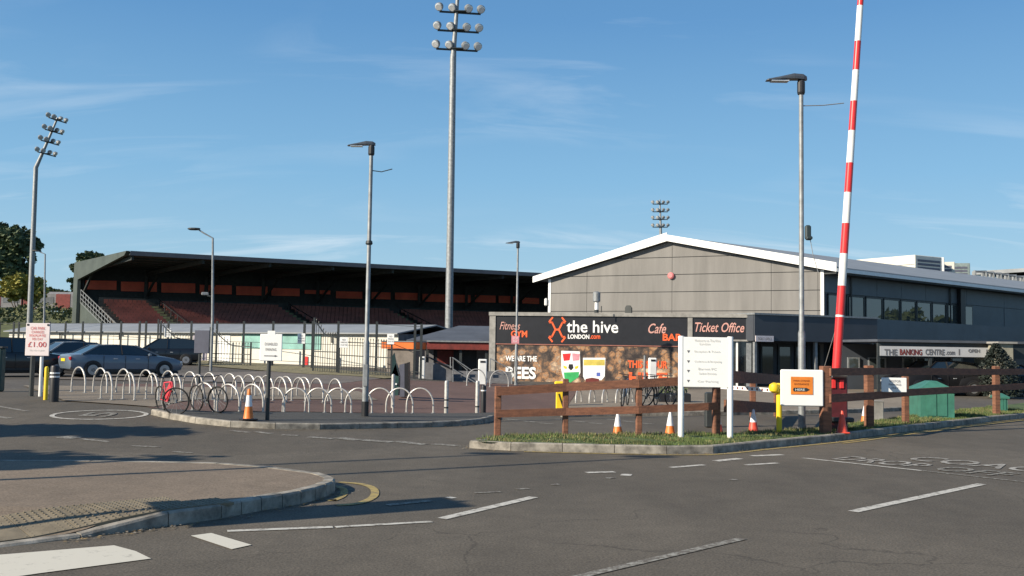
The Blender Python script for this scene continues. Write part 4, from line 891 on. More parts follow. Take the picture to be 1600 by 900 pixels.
# ------------------------------------------------------------------ floodlights
def floodhead(mb_m, t, p, yaw, s=1.0):
    o = MB(); M = Matrix.Rotation(yaw, 3, 'Z') @ Matrix.Rotation(R(52), 3, 'X')
    pr = [(.12, .30), (.30, .16), (.36, -.12), (.33, -.16)]
    o.lathe([(r*s, z*s) for r, z in pr], (0, 0, 0), 12); o.v = [Vector(p)+M @ Vector(v) for v in o.v]; h = o.build('floodlight_head', M_galv, t, world=True, smooth=True)
    o = MB(); o.lathe([(.32*s, -.17*s), (.25*s, -.21*s)], (0, 0, 0), 12); o.v = [Vector(p)+M @ Vector(v) for v in o.v]; o.build('lens', M_chrome, h, world=True)
def floodlight(label, Y, pxb, pyb, path, r0, r1, rows, armw, yaw, s, bend=None):
    base = AT(pxb, pyb, Y); t = thing('floodlight_mast', label, 'floodlight', (base.x, Y, tz(base.x, Y)), 0, 'stadium floodlight masts')
    P = [AT(x, y, Y) for x, y in path]; P[0].z = tz(P[0].x, Y); n = len(P)
    mb = MB(); mb.tube(P, [r0+(r1-r0)*i/(n-1) for i in range(n)], 14); mb.build('mast', M_galv, t, world=True, smooth=True)
    mb = MB(); q = P[0]+(P[1]-P[0])*.86 if n == 2 else P[1]; mb.lathe([(r1*1.6, -.1), (r1*1.9, 0), (r1*1.6, .1)], q, 12); mb.build('collar', M_dark, t, world=True)
    ax = Vector((math.cos(yaw), math.sin(yaw), 0))
    for (x, y) in rows:
        c = AT(x, y, Y); mb = MB(); mb.bar(c-ax*armw/2, c+ax*armw/2, .12, .12); mb.box(c+Vector((0, -.1, .05)), (.9, .5, .06)); mb.build('cross_arm', M_dark, t, world=True)
        for k in range(4): f = (-.5, -.18, .2, .5)[k]; floodhead(None, t, c+ax*armw*f+Vector((0, -.15, .32)), yaw+(R(150) if k < 2 else R(200)), s)
    return t
floodlight('tall grey floodlight mast with banks of round lamps, rising above the grandstand roof', 70, 700, 560, [(699, 640), (708, 90), (709.5, 70), (717, -30)], .285, .12, [(714, 78), (716, 49), (719, 20), (721, -10)], 3.0, R(8), .88)
floodlight('leaning topped floodlight mast behind the car park sign at the far left', 118, 45, 500, [(44, 560), (56, 262), (66, 240), (90, 184)], .34, .12, [(73, 241), (78, 223), (84, 206), (90, 188)], 3.0, R(74), .85)
floodlight('small distant floodlight mast whose four lamp rows show above the hall ridge', 150, 1032, 400, [(1033, 480), (1032.5, 372), (1032, 345), (1031, 312)], .3, .1, [(1031.5, 355), (1031.5, 343), (1031.5, 331), (1031.5, 319)], 2.3, R(-4), .75)
# ------------------------------------------------------------------ street lamps
def lamp_led(t, top, s=1, side=-1, r=.06):        # flat dark LED head reaching to one side
    M = Matrix.Identity(3); mb = MB(); x = side
    mb.lathe([(r*1.25, -.42*s), (r*1.5, -.36*s), (r*1.5, -.08*s), (r*1.2, 0)], top, 12); hub = mb.build('spigot', M_black, t, world=True)
    mb = MB(); sec = [(.16, .02, .10, .16), (.05, .05, .2, .22), (-.22, .06, .3, .22), (-.6, .02, .32, .12), (-.95, -.02, .26, .06), (-1.0, -.03, .2, .03)]
    rings = []
    for dx, zc, w, h in sec: rings += [top+Vector((-side*dx*s, yy*w*s, (zc+zz*h*.5)*s)) for yy, zz in ((-.5, -.4), (.5, -.4), (.5, .2), (.3, 1), (-.3, 1), (-.5, .2))]
    n = 6; mb.add(rings, [(i*n+k, i*n+(k+1) % n, (i+1)*n+(k+1) % n, (i+1)*n+k) for i in range(len(sec)-1) for k in range(n)]+[tuple(range(n)), tuple(range(n*len(sec)-1, n*len(sec)-n-1, -1))])
    mb.build('lamp_head', mat('dark grey lamp casing', (.06, .07, .085), .4), t, world=True)
    mb = MB(); mb.box(top+Vector((side*.62*s, 0, -.045*s)), (.5*s, .24*s, .03*s)); mb.build('lamp_glass', M_chrome, t, world=True)
def streetlamp(label, px, pyb, pyt, r, Y=None, black=.35, twig=True):
    if Y is None: b = G(px, pyb, .1)
    else: b = AT(px, pyb, Y); b.z = tz(b.x, Y)
    H = ZP(px+4, pyt, b.y)-b.z; t = thing('street_lamp', label, 'street lamp', b, 0, 'street lamps around the yard')
    mb = MB(); mb.tube([(0, 0, black), (0, 0, H*.28), (0, 0, H*.29), (0, 0, H)], [r, r, r*.72, r*.62], 12); mb.build('pole', M_galv, t, smooth=True)
    mb = MB(); mb.tube([(0, 0, -.1), (0, 0, black)], r*1.18, 12); mb.build('base_collar', M_black if black > .3 else M_galv, t)
    mb = MB(); mb.box((0, -r, .95), (.09, .02, .5)); mb.build('hatch', M_galv, t)
    return t, b, H
t, b, H = streetlamp('grey street lamp with black base and flat head on the pavement behind the front hoops', 570, 651, 243, .072); lamp_led(t, b+Vector((0, 0, H+.24)), .56, -1, .05)
mb = MB(); mb.tube([(0, 0, H-.35), (.25, 0, H-.38), (.5, 0, H-.31)], .012, 5); mb.build('aerial', M_dark, t); mb = MB(); mb.lathe([(.07, H*.655), (.085, H*.66), (.07, H*.67)], (0, 0, 0), 12); mb.build('band', M_dark, t)
t, b, H = streetlamp('grey street lamp with a junction box halfway up behind the orange arrow sign', 1253, 671, 142, .082, black=.1); lamp_led(t, b+Vector((0, 0, H+.25)), .80, -1, .06)
mb = MB(); mb.tube([(0, 0, H-.35), (.5, 0, H-.33), (.98, 0, H-.27)], .012, 5); mb.build('aerial', M_galv, t)
zb1 = ZP(1262, 374, b.y)-b.z; mb = MB(); mb.bbox((.14, -.02, zb1+.16), (.13, .12, .32), .03); mb.bbox((.16, -.02, zb1+.03), (.15, .14, .1), .03); mb.build('junction_box', mat('dark teal box', (.03, .05, .055), .5), t)
mb = MB(); mb.tube([(.2, 0, zb1), (.26, 0, zb1-.35), (.38, 0, zb1-.75)], .008, 4); mb.build('cable', M_galv, t)
t, b, H = streetlamp('slim street lamp standing in front of the ticket office banner with a pink notice', 806, 600, 386, .075, Y=49, black=.1); lamp_led(t, b+Vector((0, 0, H+.2)), .62, -1, .06)
wallsign('small pink and white notice fixed to the slim lamp post before the banner', 799, 811, 525, 537, 48.85, mat('pink notice', (.72, .30, .34), .5), [('STOP', .55, .8, .2, .8, M_signw), ('PAY', .2, .42, .25, .75, M_signw)])
def armlamp(label, px, Y, pyt, pyk, pxh, pyh, r, cctv=None):
    b = AT(px, pyt, Y); b.z = tz(b.x, Y); t = thing('street_lamp', label, 'street lamp', b, 0, 'street lamps around the yard')
    k = AT(px+2.5, pyk, Y)-b; h = AT(pxh, pyh, Y)-b; mb = MB(); mb.tube([(0, 0, 0), (0, 0, k.z*.4), k, (k*.35+h*.65)+Vector((.0, 0, -.02)), h], [r, r, r*.7, r*.55, r*.5], 10); mb.build('pole', M_galv, t, smooth=True)
    mb = MB(); mb.lathe([(.01, .08), (.16, .06), (.19, 0), (.12, -.06)], (0, 0, 0), 10); mb.v = [h+Vector((v[0]*1.9-.2, v[1], v[2])) for v in mb.v]; mb.build('lamp_head', M_dark, t)
    if cctv:
        c = AT(*cctv, Y)-b; mb = MB(); mb.bbox(c+Vector((-.12, 0, 0)), (.36, .16, .16), .03, rz=R(15)); mb.build('camera_housing', M_galv, t); mb = MB(); mb.tube([c+Vector((0, 0, -.1)), (k.x*.7, 0, c.z-.15)], .05, 6); mb.build('bracket', M_dark, t)
    return t
armlamp('street lamp with bent arm and small camera in front of the grandstand', 330, 52, 560, 372, 309, 358, .075, (324, 459))
armlamp('distant thin street lamp with bent arm left of the grandstand', 68, 80, 520, 397, 60, 392, .08)
# ------------------------------------------------------------------ cycle hoops
def hoop_proto():
    t = thing('cycle_hoop', 'x', 'cycle stand', (0, 0, 0), 0, 'steel cycle hoops')
    w = .38; h = .78; q = .22; path = [(-w, 0, -.05), (-w, 0, q)]+[(-w*math.cos(a), 0, q+(h-q)*math.sin(a)**.92) for a in [math.pi*k/16 for k in range(1, 16)]]+[(w, 0, q), (w, 0, -.05)]
    mb = MB(); mb.tube(path, .024, 8); mb.build('tube', M_hoop, t, smooth=True)
    for s in (-1, 1): mb = MB(); mb.lathe([(.06, 0), (.06, .012), (.03, .016)], (s*w, 0, 0), 10); mb.build('foot_plate', M_galv, t)
    return t
hp = hoop_proto(); first = True
def place_hoop(px, py, h, rz, label):
    global first
    p = G(px, py, .02)
    if first: first = False; o = hp; o.location = p; o.rotation_euler = (0, 0, rz); o['label'] = label
    else: o = dup(hp, p, rz, label)
    s = h/F*p.y/.78*1.0; o.scale = (1.0 if s < .7 else s*1.15, 1, s); return o
for k, x in enumerate((318, 356, 393, 428, 462, 497, 528, 560, 593, 624, 656)):
    place_hoop(x, 644+(1 if k > 3 else 0)-(2 if k == 0 else 0), 43 if k < 3 else 38, R(-30 if k < 4 else -8), ORD[k]+' hoop from the left in the front row of steel cycle hoops')
for k, x in enumerate((166, 201, 237, 273, 308, 342, 372, 403, 437, 466, 494, 523)):
    place_hoop(x, 624+k*.35, 42-k*.6, R(-48), ORD[k]+' hoop from the left in the middle row of steel cycle hoops')
for k, x in enumerate((122, 156, 192, 227, 262, 296, 326, 358, 388, 416, 446, 474)):
    place_hoop(x, 613+k*.55, 39-k*.9, R(-40), ORD[k]+' hoop from the left in the back row of steel cycle hoops')
for k, (x, y) in enumerate(((744, 603), (780, 605))): place_hoop(x, y, 26, R(10), ['hoop right of the left white payment pillar, beside the black bollard', 'hoop at the left foot of the crowd banner, right of the white pillar'][k])
for k, x in enumerate((904, 925, 945, 966, 985)): place_hoop(x, 633, 25, R(72), ORD[k]+' hoop from the left in the small row behind the timber fence')
# ------------------------------------------------------------------ bicycles
def bicycle(label, p, rz, fm, lean=0, steer=R(14), group='parked bicycles'):
    t = thing('bicycle', label, 'bicycle', p, rz, group); r = .335
    def wheel(x, steer=0):
        mb = MB(); c = Vector((x, 0, r)); pts = [c+Matrix.Rotation(steer, 3, 'Z') @ Vector((r*math.cos(a), 0, r*math.sin(a))) for a in [2*math.pi*k/24 for k in range(25)]]
        mb.tube(pts, .022, 6, cap=False); w = mb.build('wheel', M_tyre, t, smooth=True)
        mb = MB()
        for k in range(12): a = 2*math.pi*k/12; mb.tube([c, c+Matrix.Rotation(steer, 3, 'Z') @ Vector((r*.95*math.cos(a), 0, r*.95*math.sin(a)))], .0035, 4)
        mb.lathe([(.03, -.04), (.03, .04)], c, 8); o = mb.build('spokes', M_galv, w); o['kind'] = 'stuff'
    wheel(-.52); wheel(.53, steer)
    bb = (-.05, 0, .29); st_ = (-.18, 0, .78); hd = (.36, 0, .82); hd2 = (.39, 0, .70); ra = (-.52, 0, r)
    mb = MB()
    for a, b, q in ((bb, st_, .019), (st_, hd, .018), (bb, hd2, .022), (hd, hd2, .024), (bb, ra, .013), (st_, ra, .012)): mb.tube([a, b], q, 7)
    mb.build('frame', fm, t, smooth=True)
    mb = MB(); mb.tube([hd2, (.45, .05, .5), (.53, .05, r)], .013, 6); mb.tube([hd2, (.45, -.05, .5), (.53, -.05, r)], .013, 6); mb.build('fork', M_black, t)
    mb = MB(); mb.tube([hd, (.33, 0, .92)], .014, 6); mb.tube([(.28, -.29, .95), (.34, -.1, .94), (.36, 0, .94), (.34, .1, .94), (.28, .29, .95)], .013, 6); mb.build('handlebar', M_black, t)
    mb = MB(); mb.tube([st_, (-.21, 0, .9)], .013, 6); mb.add([(-.36, -.07, .92), (-.36, .07, .92), (-.1, .02, .92), (-.1, -.02, .92), (-.36, -.06, .89), (-.36, .06, .89), (-.1, .015, .9), (-.1, -.015, .9)], [(0, 1, 2, 3), (7, 6, 5, 4), (0, 4, 5, 1), (1, 5, 6, 2), (2, 6, 7, 3), (3, 7, 4, 0)]); mb.build('saddle', M_black, t)
    mb = MB(); mb.lathe([(.09, -.045), (.09, -.035)], (0, 0, 0), 14); Mx = Matrix.Rotation(R(90), 3, 'X'); mb.v = [Vector(bb)+Mx @ Vector(v) for v in mb.v]; mb.bar((bb[0], -.06, bb[2]), (bb[0]+.1, -.06, bb[2]-.13), .015); mb.bar((bb[0], .06, bb[2]), (bb[0]-.1, .06, bb[2]+.13), .015); mb.build('crankset', M_galv, t)
    t.rotation_euler = (R(lean), 0, rz); return t
M_bred = mat('bicycle red', (.62, .06, .08), .35); M_bgrey = mat('bicycle grey', (.12, .12, .13), .35)
p = G(265, 647, .1); t = bicycle('bright red bicycle leaning on the front left hoop', p+Vector((-.12, .3, 0)), R(-50), M_bred, 6, R(46)); t.scale = (.84, .84, .84)
mb = MB(); mb.bar((-.1, 0, .42), (.32, 0, .73), .07, .16); mb.build('frame_bag', M_bred, t)
p = G(324, 643, .1); t = bicycle('slim black bicycle locked between the front hoops left of the orange cone', p, R(-42), M_bgrey, 5); t.scale = (.84, .84, .84)
for k, (x, l) in enumerate(((976, 'left of three dark bicycles seen under the top rail of the timber fence'), (1012, 'middle of three dark bicycles seen under the top rail of the timber fence'), (1028, 'right of three dark bicycles seen under the top rail of the timber fence'))):
    bicycle(l, G(x, 634, .12), R(75-20*k), M_black if k else mat('bicycle blue grey', (.1, .14, .2), .4), 4)
# ------------------------------------------------------------------ cones
def cone(label, px, pyb, pyt, mc, p=None, dz=0, name='traffic_cone', sleeve=True, fat=.215):
    b = p or G(px, pyb, dz); h = (pyb-pyt)/F*b.y; t = thing(name, label, 'traffic cone', b, R(random.uniform(0, 40)), 'traffic cones'); r = h*fat
    mb = MB(); mb.bbox((0, 0, h*.03), (h*.5, h*.5, h*.06), h*.02); mb.build('base', mc if not sleeve else M_black, t)
    def rr(f): return r+(h*.045-r)*f
    mb = MB(); mb.lathe([(r*1.12, h*.05), (r, h*.09), (rr(.42), h*.44)], (0, 0, 0), 18); mb.build('lower_cone', mc, t, smooth=True)
    mb = MB(); mb.lathe([(rr(.42)+.003, h*.44), (rr(.78)+.003, h*.80)], (0, 0, 0), 18); mb.build('sleeve', M_reflw if sleeve else mc, t, smooth=True)
    mb = MB(); mb.lathe([(rr(.78), h*.80), (rr(.98), h*.98), (rr(.98)*.6, h)], (0, 0, 0), 18); mb.build('tip', mc if sleeve != 2 else M_reflw, t, smooth=True)
    return t
cone('tall orange and white cone with orange tip on the pavement before the front hoops', 388, 656.5, 608, M_cone, dz=.12, fat=.155)
cone('orange cone with white top under the lower rail, left of the big white sign', 965, 683, 645, M_cone, sleeve=2)
cone('orange cone with white top close to the left post of the big white sign', 1047, 682, 644, M_cone, sleeve=2)
cone('red cone half hidden behind the fence post between the two sign posts', 1122, 679, 643, M_cone_red, sleeve=2)
cone('red cone with white top just right of the big white sign', 1177, 675, 640, M_cone_red, sleeve=2)
cone('plain red cone at the foot of the raised barrier', 1316, 677, 640, M_cone_red, dz=.13, sleeve=0)
cone('orange and white cone standing in shade right of the barrier cabinet', 1351, 662, 634, M_cone, sleeve=2)
# ------------------------------------------------------------------ bollards, posts
def bollard(label, px, pyb, pyt, r, m, bands=None, p=None, rnd=True, name='bollard'):
    b = p or G(px, pyb, .01); h = (pyb-pyt)/F*b.y; t = thing(name, label, 'bollard', b, 0, 'bollards')
    mb = MB(); mb.lathe([(r, -.05), (r, h*.93), (r*.85, h*.98), (r*.4, h)] if rnd else [(r, -.05), (r, h)], (0, 0, 0), 14); mb.build('shaft', m, t, smooth=True)
    if bands:
        for f in bands: mb = MB(); mb.lathe([(r*1.03, h*f), (r*1.03, h*(f+.045))], (0, 0, 0), 14); mb.build('band', M_white if m != M_hoop else M_dark, t)
    return t
bollard('silver bollard alone right of the front hoops', 697, 649, 595, .055, M_hoop, (.2, .42))
bollard('silver bollard touching the black bollard, left of the timber fence', 745.5, 647, 595, .055, M_hoop, (.2,))
bollard('black bollard below the white pillar left of the timber fence', 755, 645, 602, .075, M_black, (.78,))
bollard('silver bollard in front of the dark green bin', 613.5, 637, 585, .05, M_hoop)
bollard('fat black bollard with two white bands beside the yellow post at the left', 84, 627, 571, .11, M_black, (.76, .66))
bollard('bright yellow guard post between the car park sign and the black bollard', 71, 624, 573, .05, M_yellow, name='guard_post')
def pillar(label, px0, px1, pyb, pyt, Y):
    b = AT((px0+px1)/2, pyb, Y); zb_ = b.z; h = ZP(px0, pyt, Y)-zb_; w = (px1-px0)/F*Y; t = thing('payment_pillar', label, 'pillar', (b.x, Y, zb_), R(4), 'white payment pillars')
    mb = MB(); mb.bbox((0, 0, h/2), (w, w*.9, h), .03); mb.build('body', M_white, t); mb = MB(); mb.box((0, -w*.46, h*.9), (w*.6, .03, h*.07)); mb.build('slot', M_black, t); return t
pillar('white pillar at the left end of the grey ramp wall', 654.5, 663.5, 592, 557, 50.5)
pillar('white pillar behind the black bollard, left of the crowd banner', 747, 760, 601, 561, 47.5)
pillar('white pillar in front of the word HIVE on the banner', 1013.5, 1025, 599, 559, 46.5)
t = thing('slim_post', 'slim pale post just left of the white pillar before the banner', 'post', G(1007, 612)); mb = MB(); mb.tube([(0, 0, 0), (0, 0, 1.6)], .05, 8); mb.build('shaft', M_galv, t)
# ramp wall and handrails
rw = root('ramp_wall', 'grey sloping ramp wall with black handrail between the two white pillars', 'wall', P2(685, 51)); a = P2(662, 51); Wr = Wall(a, (1, 0))
s1 = Wr.sz(706, 590)[0]; zg = -.1; mb = MB(); Wr.poly(mb, [(0, zg), (s1, zg-.05), (s1, Wr.sz(706, 573)[1]), (Wr.sz(693, 568)[0], Wr.sz(693, 568)[1]), (0, Wr.sz(664, 566)[1])], -.25, 0); mb.build('wall', M_greywall, rw, world=True)
mb = MB(); mb.tube([Wr.pt(*Wr.sz(666, 556), .05), Wr.pt(*Wr.sz(724, 585), .05)], .05, 6); mb.build('handrail', M_black, rw, world=True)
hr = root('step_handrails', 'pair of grey tubular handrails running down the entrance steps left of the banner', 'handrail', P2(740, 50))
for pts in ([(708, 597), (708, 560), (730, 578), (730, 598)], [(704, 575), (704, 558), (708, 559), (768, 600)], [(708, 577), (755, 605)], [(766, 560), (800, 578), (800, 600)], [(766, 580), (766, 560)]):
    mb = MB(); mb.tube([AT(x, y, 49.5) for x, y in pts], .028, 6); mb.build('rail', M_galv, hr, world=True)
stp = root('entrance_steps', 'low grey entrance steps below the red fascia left of the banner', 'steps', P2(735, 52))
for k in range(4): c = P2(738, 51.5+k*.35); mb = MB(); mb.box((c[0], c[1], -.02+.08*(k+.5)), (4.2, .35, .16*(k+1))); mb.build('step', M_greywall, stp, world=True)
# green bin with tilted hatch, dark panels
gbn = thing('recycling_bin', 'dark green tall bin with raised pointed lid behind a silver bollard', 'bin', G(617, 625)); b = gbn.location; Y = b.y
def q(px, py): return AT(px, py, Y)-b
mb = MB(); mb.poly([q(610, 618), q(622, 618), q(623, 588), q(618, 568), q(612, 585)], (0, .5, 0)); mb.build('body', M_dgreen, gbn)
mb = MB(); mb.poly([q(612, 585), q(623, 588), q(616, 551), q(613, 556)], (0, .12, 0)); mb.build('lid', mat('darker green lid', (.01, .035, .035), .5), gbn)
mb = MB(); mb.box(q(619, 600)+Vector((0, -.02, 0)), (.05, .04, .05)); mb.build('handle', M_signw, gbn)
gcb = thing('dark_cabinet', 'tall dark grey and black cabinet directly right of the green bin', 'cabinet', G(631, 622)); b = gcb.location; Y = b.y
mb = MB(); mb.poly([q(624, 620), q(632, 620), q(632, 568), q(624, 570)], (0, .6, 0)); mb.build('side_panel', M_bluegrey, gcb); mb = MB(); mb.poly([q(632.3, 620), q(638, 618), q(638, 566), q(632.3, 569)], (0, .6, 0)); mb.build('front_panel', M_black, gcb)
# green utility thing at left edge
t = thing('green_post_box', 'tall green cabinet cut off by the left edge beside the parked cars', 'cabinet', G(-4, 612, 0)); mb = MB(); h = 68/F*t.location.y; mb.bbox((0, 0, h/2), (.28, .28, h), .04); mb.build('body', M_dgreen, t); mb = MB(); mb.box((0, 0, h+.02), (.32, .32, .05)); mb.build('cap', M_dark, t)
# ------------------------------------------------------------------ pole signs
def polesign(label, px0, px1, py0, py1, pyb, poles, m, lines, dz=.02, back=False, rz=0):
    b = G((px0+px1)/2, pyb, dz); Y = b.y; x0, x1 = P2(px0, Y)[0], P2(px1, Y)[0]; z0 = ZP((px0+px1)/2, py1, Y)-b.z; z1 = ZP((px0+px1)/2, py0, Y)-b.z; w = x1-x0; h = z1-z0
    t = thing('pole_sign', label, 'sign', b, 0); mb = MB(); mb.bbox((0, -.06, z0+h/2), (w, .03, h), .01); pn = mb.build('panel', m, t)
    for px, r, pm, top, sq in poles:
        x = P2(px, Y)[0]-b.x; mb = MB(); zt_ = ZP(px, top, Y)-b.z
        (mb.tube([(x, 0, -.05), (x, 0, zt_)], r, 10) if not sq else mb.bbox((x, 0, zt_/2), (2*r, 2*r, zt_), .01)); mb.build('post', pm, t)
    for (txt, y0, y1, xa, xb, tm) in lines: text(txt, (w*(xa-.5), -.077, z0+h*y0), (1, 0, 0), (0, 0, 1), w*(xb-xa), h*(y1-y0), tm, t, world=False)
    return t, w, h, z0
t, w, h, z0 = polesign('white arrow sign with a small round top tab on a dark post before the hoops', 404, 438.5, 522, 564, 656, [(421, .042, M_dark, 530, 0)], M_signw, [('DISABLED', .58, .68, .22, .78, M_inkd), ('PARKING', .38, .48, .26, .74, M_inkd)], dz=.12)
mb = MB(); mb.box((0, -.06, z0+h+.03), (.16, .03, .08)); mb.build('tab', M_signw, t); mb = MB(); mb.add([(x, -.079, z0+h*z) for x, z in ((-w*.3, .205), (w*.18, .205), (w*.18, .23), (w*.32, .19), (w*.18, .15), (w*.18, .175), (-w*.3, .175))], [tuple(range(7))]); mb.build('arrow', M_inkd, t, fix=False)
polesign('grey blue sign seen from behind on a dark post between black hatchback and hoops', 302.5, 325.5, 516, 552, 598, [(312.5, .05, M_dark, 517, 0)], M_bluegrey, [])
t, w, h, z0 = polesign('white car park charge board with red lettering reading £1.00 at the left', 38, 75.5, 505, 556, 618, [(52, .06, M_dark, 510, 0), (66, .045, M_white, 508, 0)], M_pinkw, [('CAR PARK', .80, .89, .2, .8, M_inkr), ('CHARGES', .69, .77, .24, .76, M_inkr), ('MINIMUM FEE', .58, .66, .16, .84, M_inkr), ('PER DAY', .48, .55, .28, .72, M_inkr), ('£1.00', .27, .43, .12, .88, M_inkr), ('No refunds given', .13, .2, .2, .8, M_inkg)])
for x in (-.42, .42): mb = MB(); mb.box((w*x, -.08, z0+h*.95), (.05, .01, .05)); mb.build('fixing', M_dark, t)
# big two-post sign
b = G(1103, 684, .13); Y = b.y; t = thing('information_board', 'large white information board on two white posts standing in the grass verge', 'sign', b); 
xl, xr = P2(1064.5, Y)[0]-b.x, P2(1141, Y)[0]-b.x; z0 = ZP(1103, 605, Y)-b.z; z1 = ZP(1103, 527, Y)-b.z; w = xr-xl
for x in (xl, xr): mb = MB(); mb.tube([(x, 0, -.1), (x, 0, z1+.01), (x, 0, z1+.02)], [.058, .058, .05], 14); mb.build('post', M_white, t, smooth=True)
mb = MB(); mb.bbox(((xl+xr)/2, -.035, (z0+z1)/2), (w-.02, .025, z1-z0), .006); mb.build('panel', M_signw, t)
def bt(txt, px0, pyb, px1, pyt, m=M_inkg): text(txt, (P2(px0, Y)[0]-b.x, -.052, ZP(1103, pyb, Y)-b.z), (1, 0, 0), (0, 0, 1), (px1-px0)/F*Y, (pyb-pyt)/F*Y, m, t, world=False)
bt('Welcome to The Hive', 1084, 534, 1124, 530); bt('London', 1092, 539, 1108, 535.5); bt('Reception & Tickets', 1084, 551.5, 1124, 547.5); bt('Conference & Banqueting', 1084, 567, 1126, 563); bt('Barnet FC', 1090, 578, 1118, 574.5); bt('Stadium Entrance', 1091, 585, 1118, 581.5); bt('Car Parking', 1089, 598, 1121, 594)
for k, y in enumerate((549.5, 565, 580, 595.5)): mb = MB(); c = Vector((P2(1075, Y)[0]-b.x, -.052, ZP(1103, y, Y)-b.z)); s = .03; mb.add([c+Vector((-s, 0, s*.7)), c+Vector((s, 0, s*.7)), c+Vector((0, 0, -s))], [(0, 1, 2)]); mb.build('arrow', M_inkd, t, fix=False)
# arrow sign on yellow post
b = G(1218, 676, .13); Y = b.y; t = thing('orange_arrow_sign', 'square white board with an orange arrow panel on a yellow post behind the verge', 'sign', b); x0 = P2(1218, Y)[0]-b.x; x1 = P2(1284.5, Y)[0]-b.x; z0 = ZP(1250, 634.5, Y)-b.z; z1 = ZP(1250, 577.5, Y)-b.z
mb = MB(); mb.tube([(0, .03, -.1), (0, .03, z1*.78)], .06, 12); mb.build('post', M_yellow, t)
mb = MB(); mb.lathe([(.03, -.11), (.1, -.07), (.12, 0), (.1, .07), (.03, .11)], (-.11, .0, ZP(1208, 606, Y)-b.z), 12); mb.build('arm_rest', M_yellow, t, smooth=True)
mb = MB(); mb.bbox(((x0+x1)/2, -.07, (z0+z1)/2), (x1-x0, .05, z1-z0), .02); mb.build('panel', M_signw, t)
xa, xb = P2(1233.5, Y)[0]-b.x, P2(1267.5, Y)[0]-b.x; za, zb3 = ZP(1250, 616, Y)-b.z, ZP(1250, 588.5, Y)-b.z
mb = MB(); mb.box(((xa+xb)/2, -.1, (za+zb3)/2), (xb-xa, .012, zb3-za)); op = mb.build('orange_panel', mat('orange sign', (.80, .24, .03), .5), t)
text('MAIN STAND', (xa+.05, -.108, za+.27), (1, 0, 0), (0, 0, 1), .34, .035, M_dred, t, world=False); text('ENTRANCE', (xa+.07, -.108, za+.2), (1, 0, 0), (0, 0, 1), .3, .035, M_dred, t, world=False)
mb = MB(); zz = za+.1; mb.add([(xa+x, -.108, zz+z) for x, z in ((.06, .04), (.33, .04), (.40, 0), (.33, -.04), (.06, -.04), (.04, 0))], [tuple(range(6))]); mb.build('arrow', M_dark, t, fix=False); text('HERE', (xa+.09, -.112, zz-.022), (1, 0, 0), (0, 0, 1), .2, .044, M_signw, t, world=False)
# ------------------------------------------------------------------ timber fence
tf = thing('timber_fence', 'reddish brown post and rail timber fence along the grass verge', 'fence', G(1000, 680, .13))
posts = [(777, 679, 603, 10), (883, 679, 592, 8.5), (998, 681, 586, 9), (1119, 680, 588, 11), (1290, 677, 572, 15), (1358, 667, 571, 12), (1415, 661, 588, 9), (1557, 648, 572, 9), (1690, 636, 566, 9)]
PP = []
for px, pb, pt_, w in posts:
    p = G(px, pb, .13); h = ZP(px, pt_, p.y)-p.z; ww = w/F*p.y; PP.append((p, h, ww)); mb = MB(); mb.bbox(p+Vector((0, 0, h/2-.05)), (ww, ww*.9, h+.1), .012, rz=R(8)); mb.build('post', M_wood, tf, world=True)
def rail(i, j, fa, fb_, hh=.14, off=-.06):
    (p, h, w), (p2, h2, w2) = PP[i], PP[j]; d = (p2-p).normalized(); n = Vector((d.y, -d.x, 0)); a = Vector((p.x, p.y, fa))+n*(w/2+.02)-d*.05; b = Vector((p2.x, p2.y, fb_))+n*(w2/2+.02)+d*.0
    mb = MB(); mb.bar(a, b-d*.01, .045, hh*.86); mb.build('rail', M_woodr, tf, world=True)
def zr_at(i, py): return ZP(posts[i][0], py, PP[i][0].y)
for (i, j, ya_, yb_, hh) in ((0, 1, 611.5, 605, .19), (1, 2, 605, 599, .19), (2, 3, 599, 592, .19), (0, 1, 646, 643, .17), (1, 2, 643, 640, .17), (2, 3, 640, 634, .17), (4, 5, 581, 580, .19), (5, 6, 580, 580, .18), (6, 7, 580, 581, .2), (7, 8, 581, 580, .2), (4, 5, 622, 618, .2), (5, 6, 618, 613, .2), (6, 7, 613, 605, .2), (7, 8, 605, 600, .2)): rail(i, j, zr_at(i, ya_), zr_at(j, yb_), hh)
tf2 = thing('short_timber_fence', 'short dark timber fence run set back behind the big white board', 'fence', G(1215, 652))
q0 = PP[3][0]+Vector((.15, .35, 0)); q1 = G(1213, 651, 0); d = (q1-q0).normalized()
for q_, h in ((q1, 1.1), ((q0+q1)/2, 1.05)): mb = MB(); mb.bbox(q_+Vector((0, 0, h/2)), (.13, .12, h), .01); mb.build('post', M_wood, tf2, world=True)
for pa, pb_ in ((588, 590), (634, 634)):
    a = Vector((q0.x, q0.y, ZP(1125, pa, q0.y))); b_ = Vector((q1.x, q1.y, ZP(1213, pb_+3, q1.y))); n = Vector((d.y, -d.x, 0))*.1; mb = MB(); mb.bar(a+n, b_+n, .045, .26); mb.build('rail', M_woodr, tf2, world=True)
wallsign('small white visitor parking board on the fence right of the barrier', 1374.5, 1413.5, 590, 612.5, (PP[5][0].y+PP[6][0].y)/2-.45, lines=[('VISITOR', .68, .84, .3, .75, M_inkd), ('PARKING', .46, .6, .28, .76, M_inkd), ('ONLY', .22, .36, .38, .66, M_inkd)])
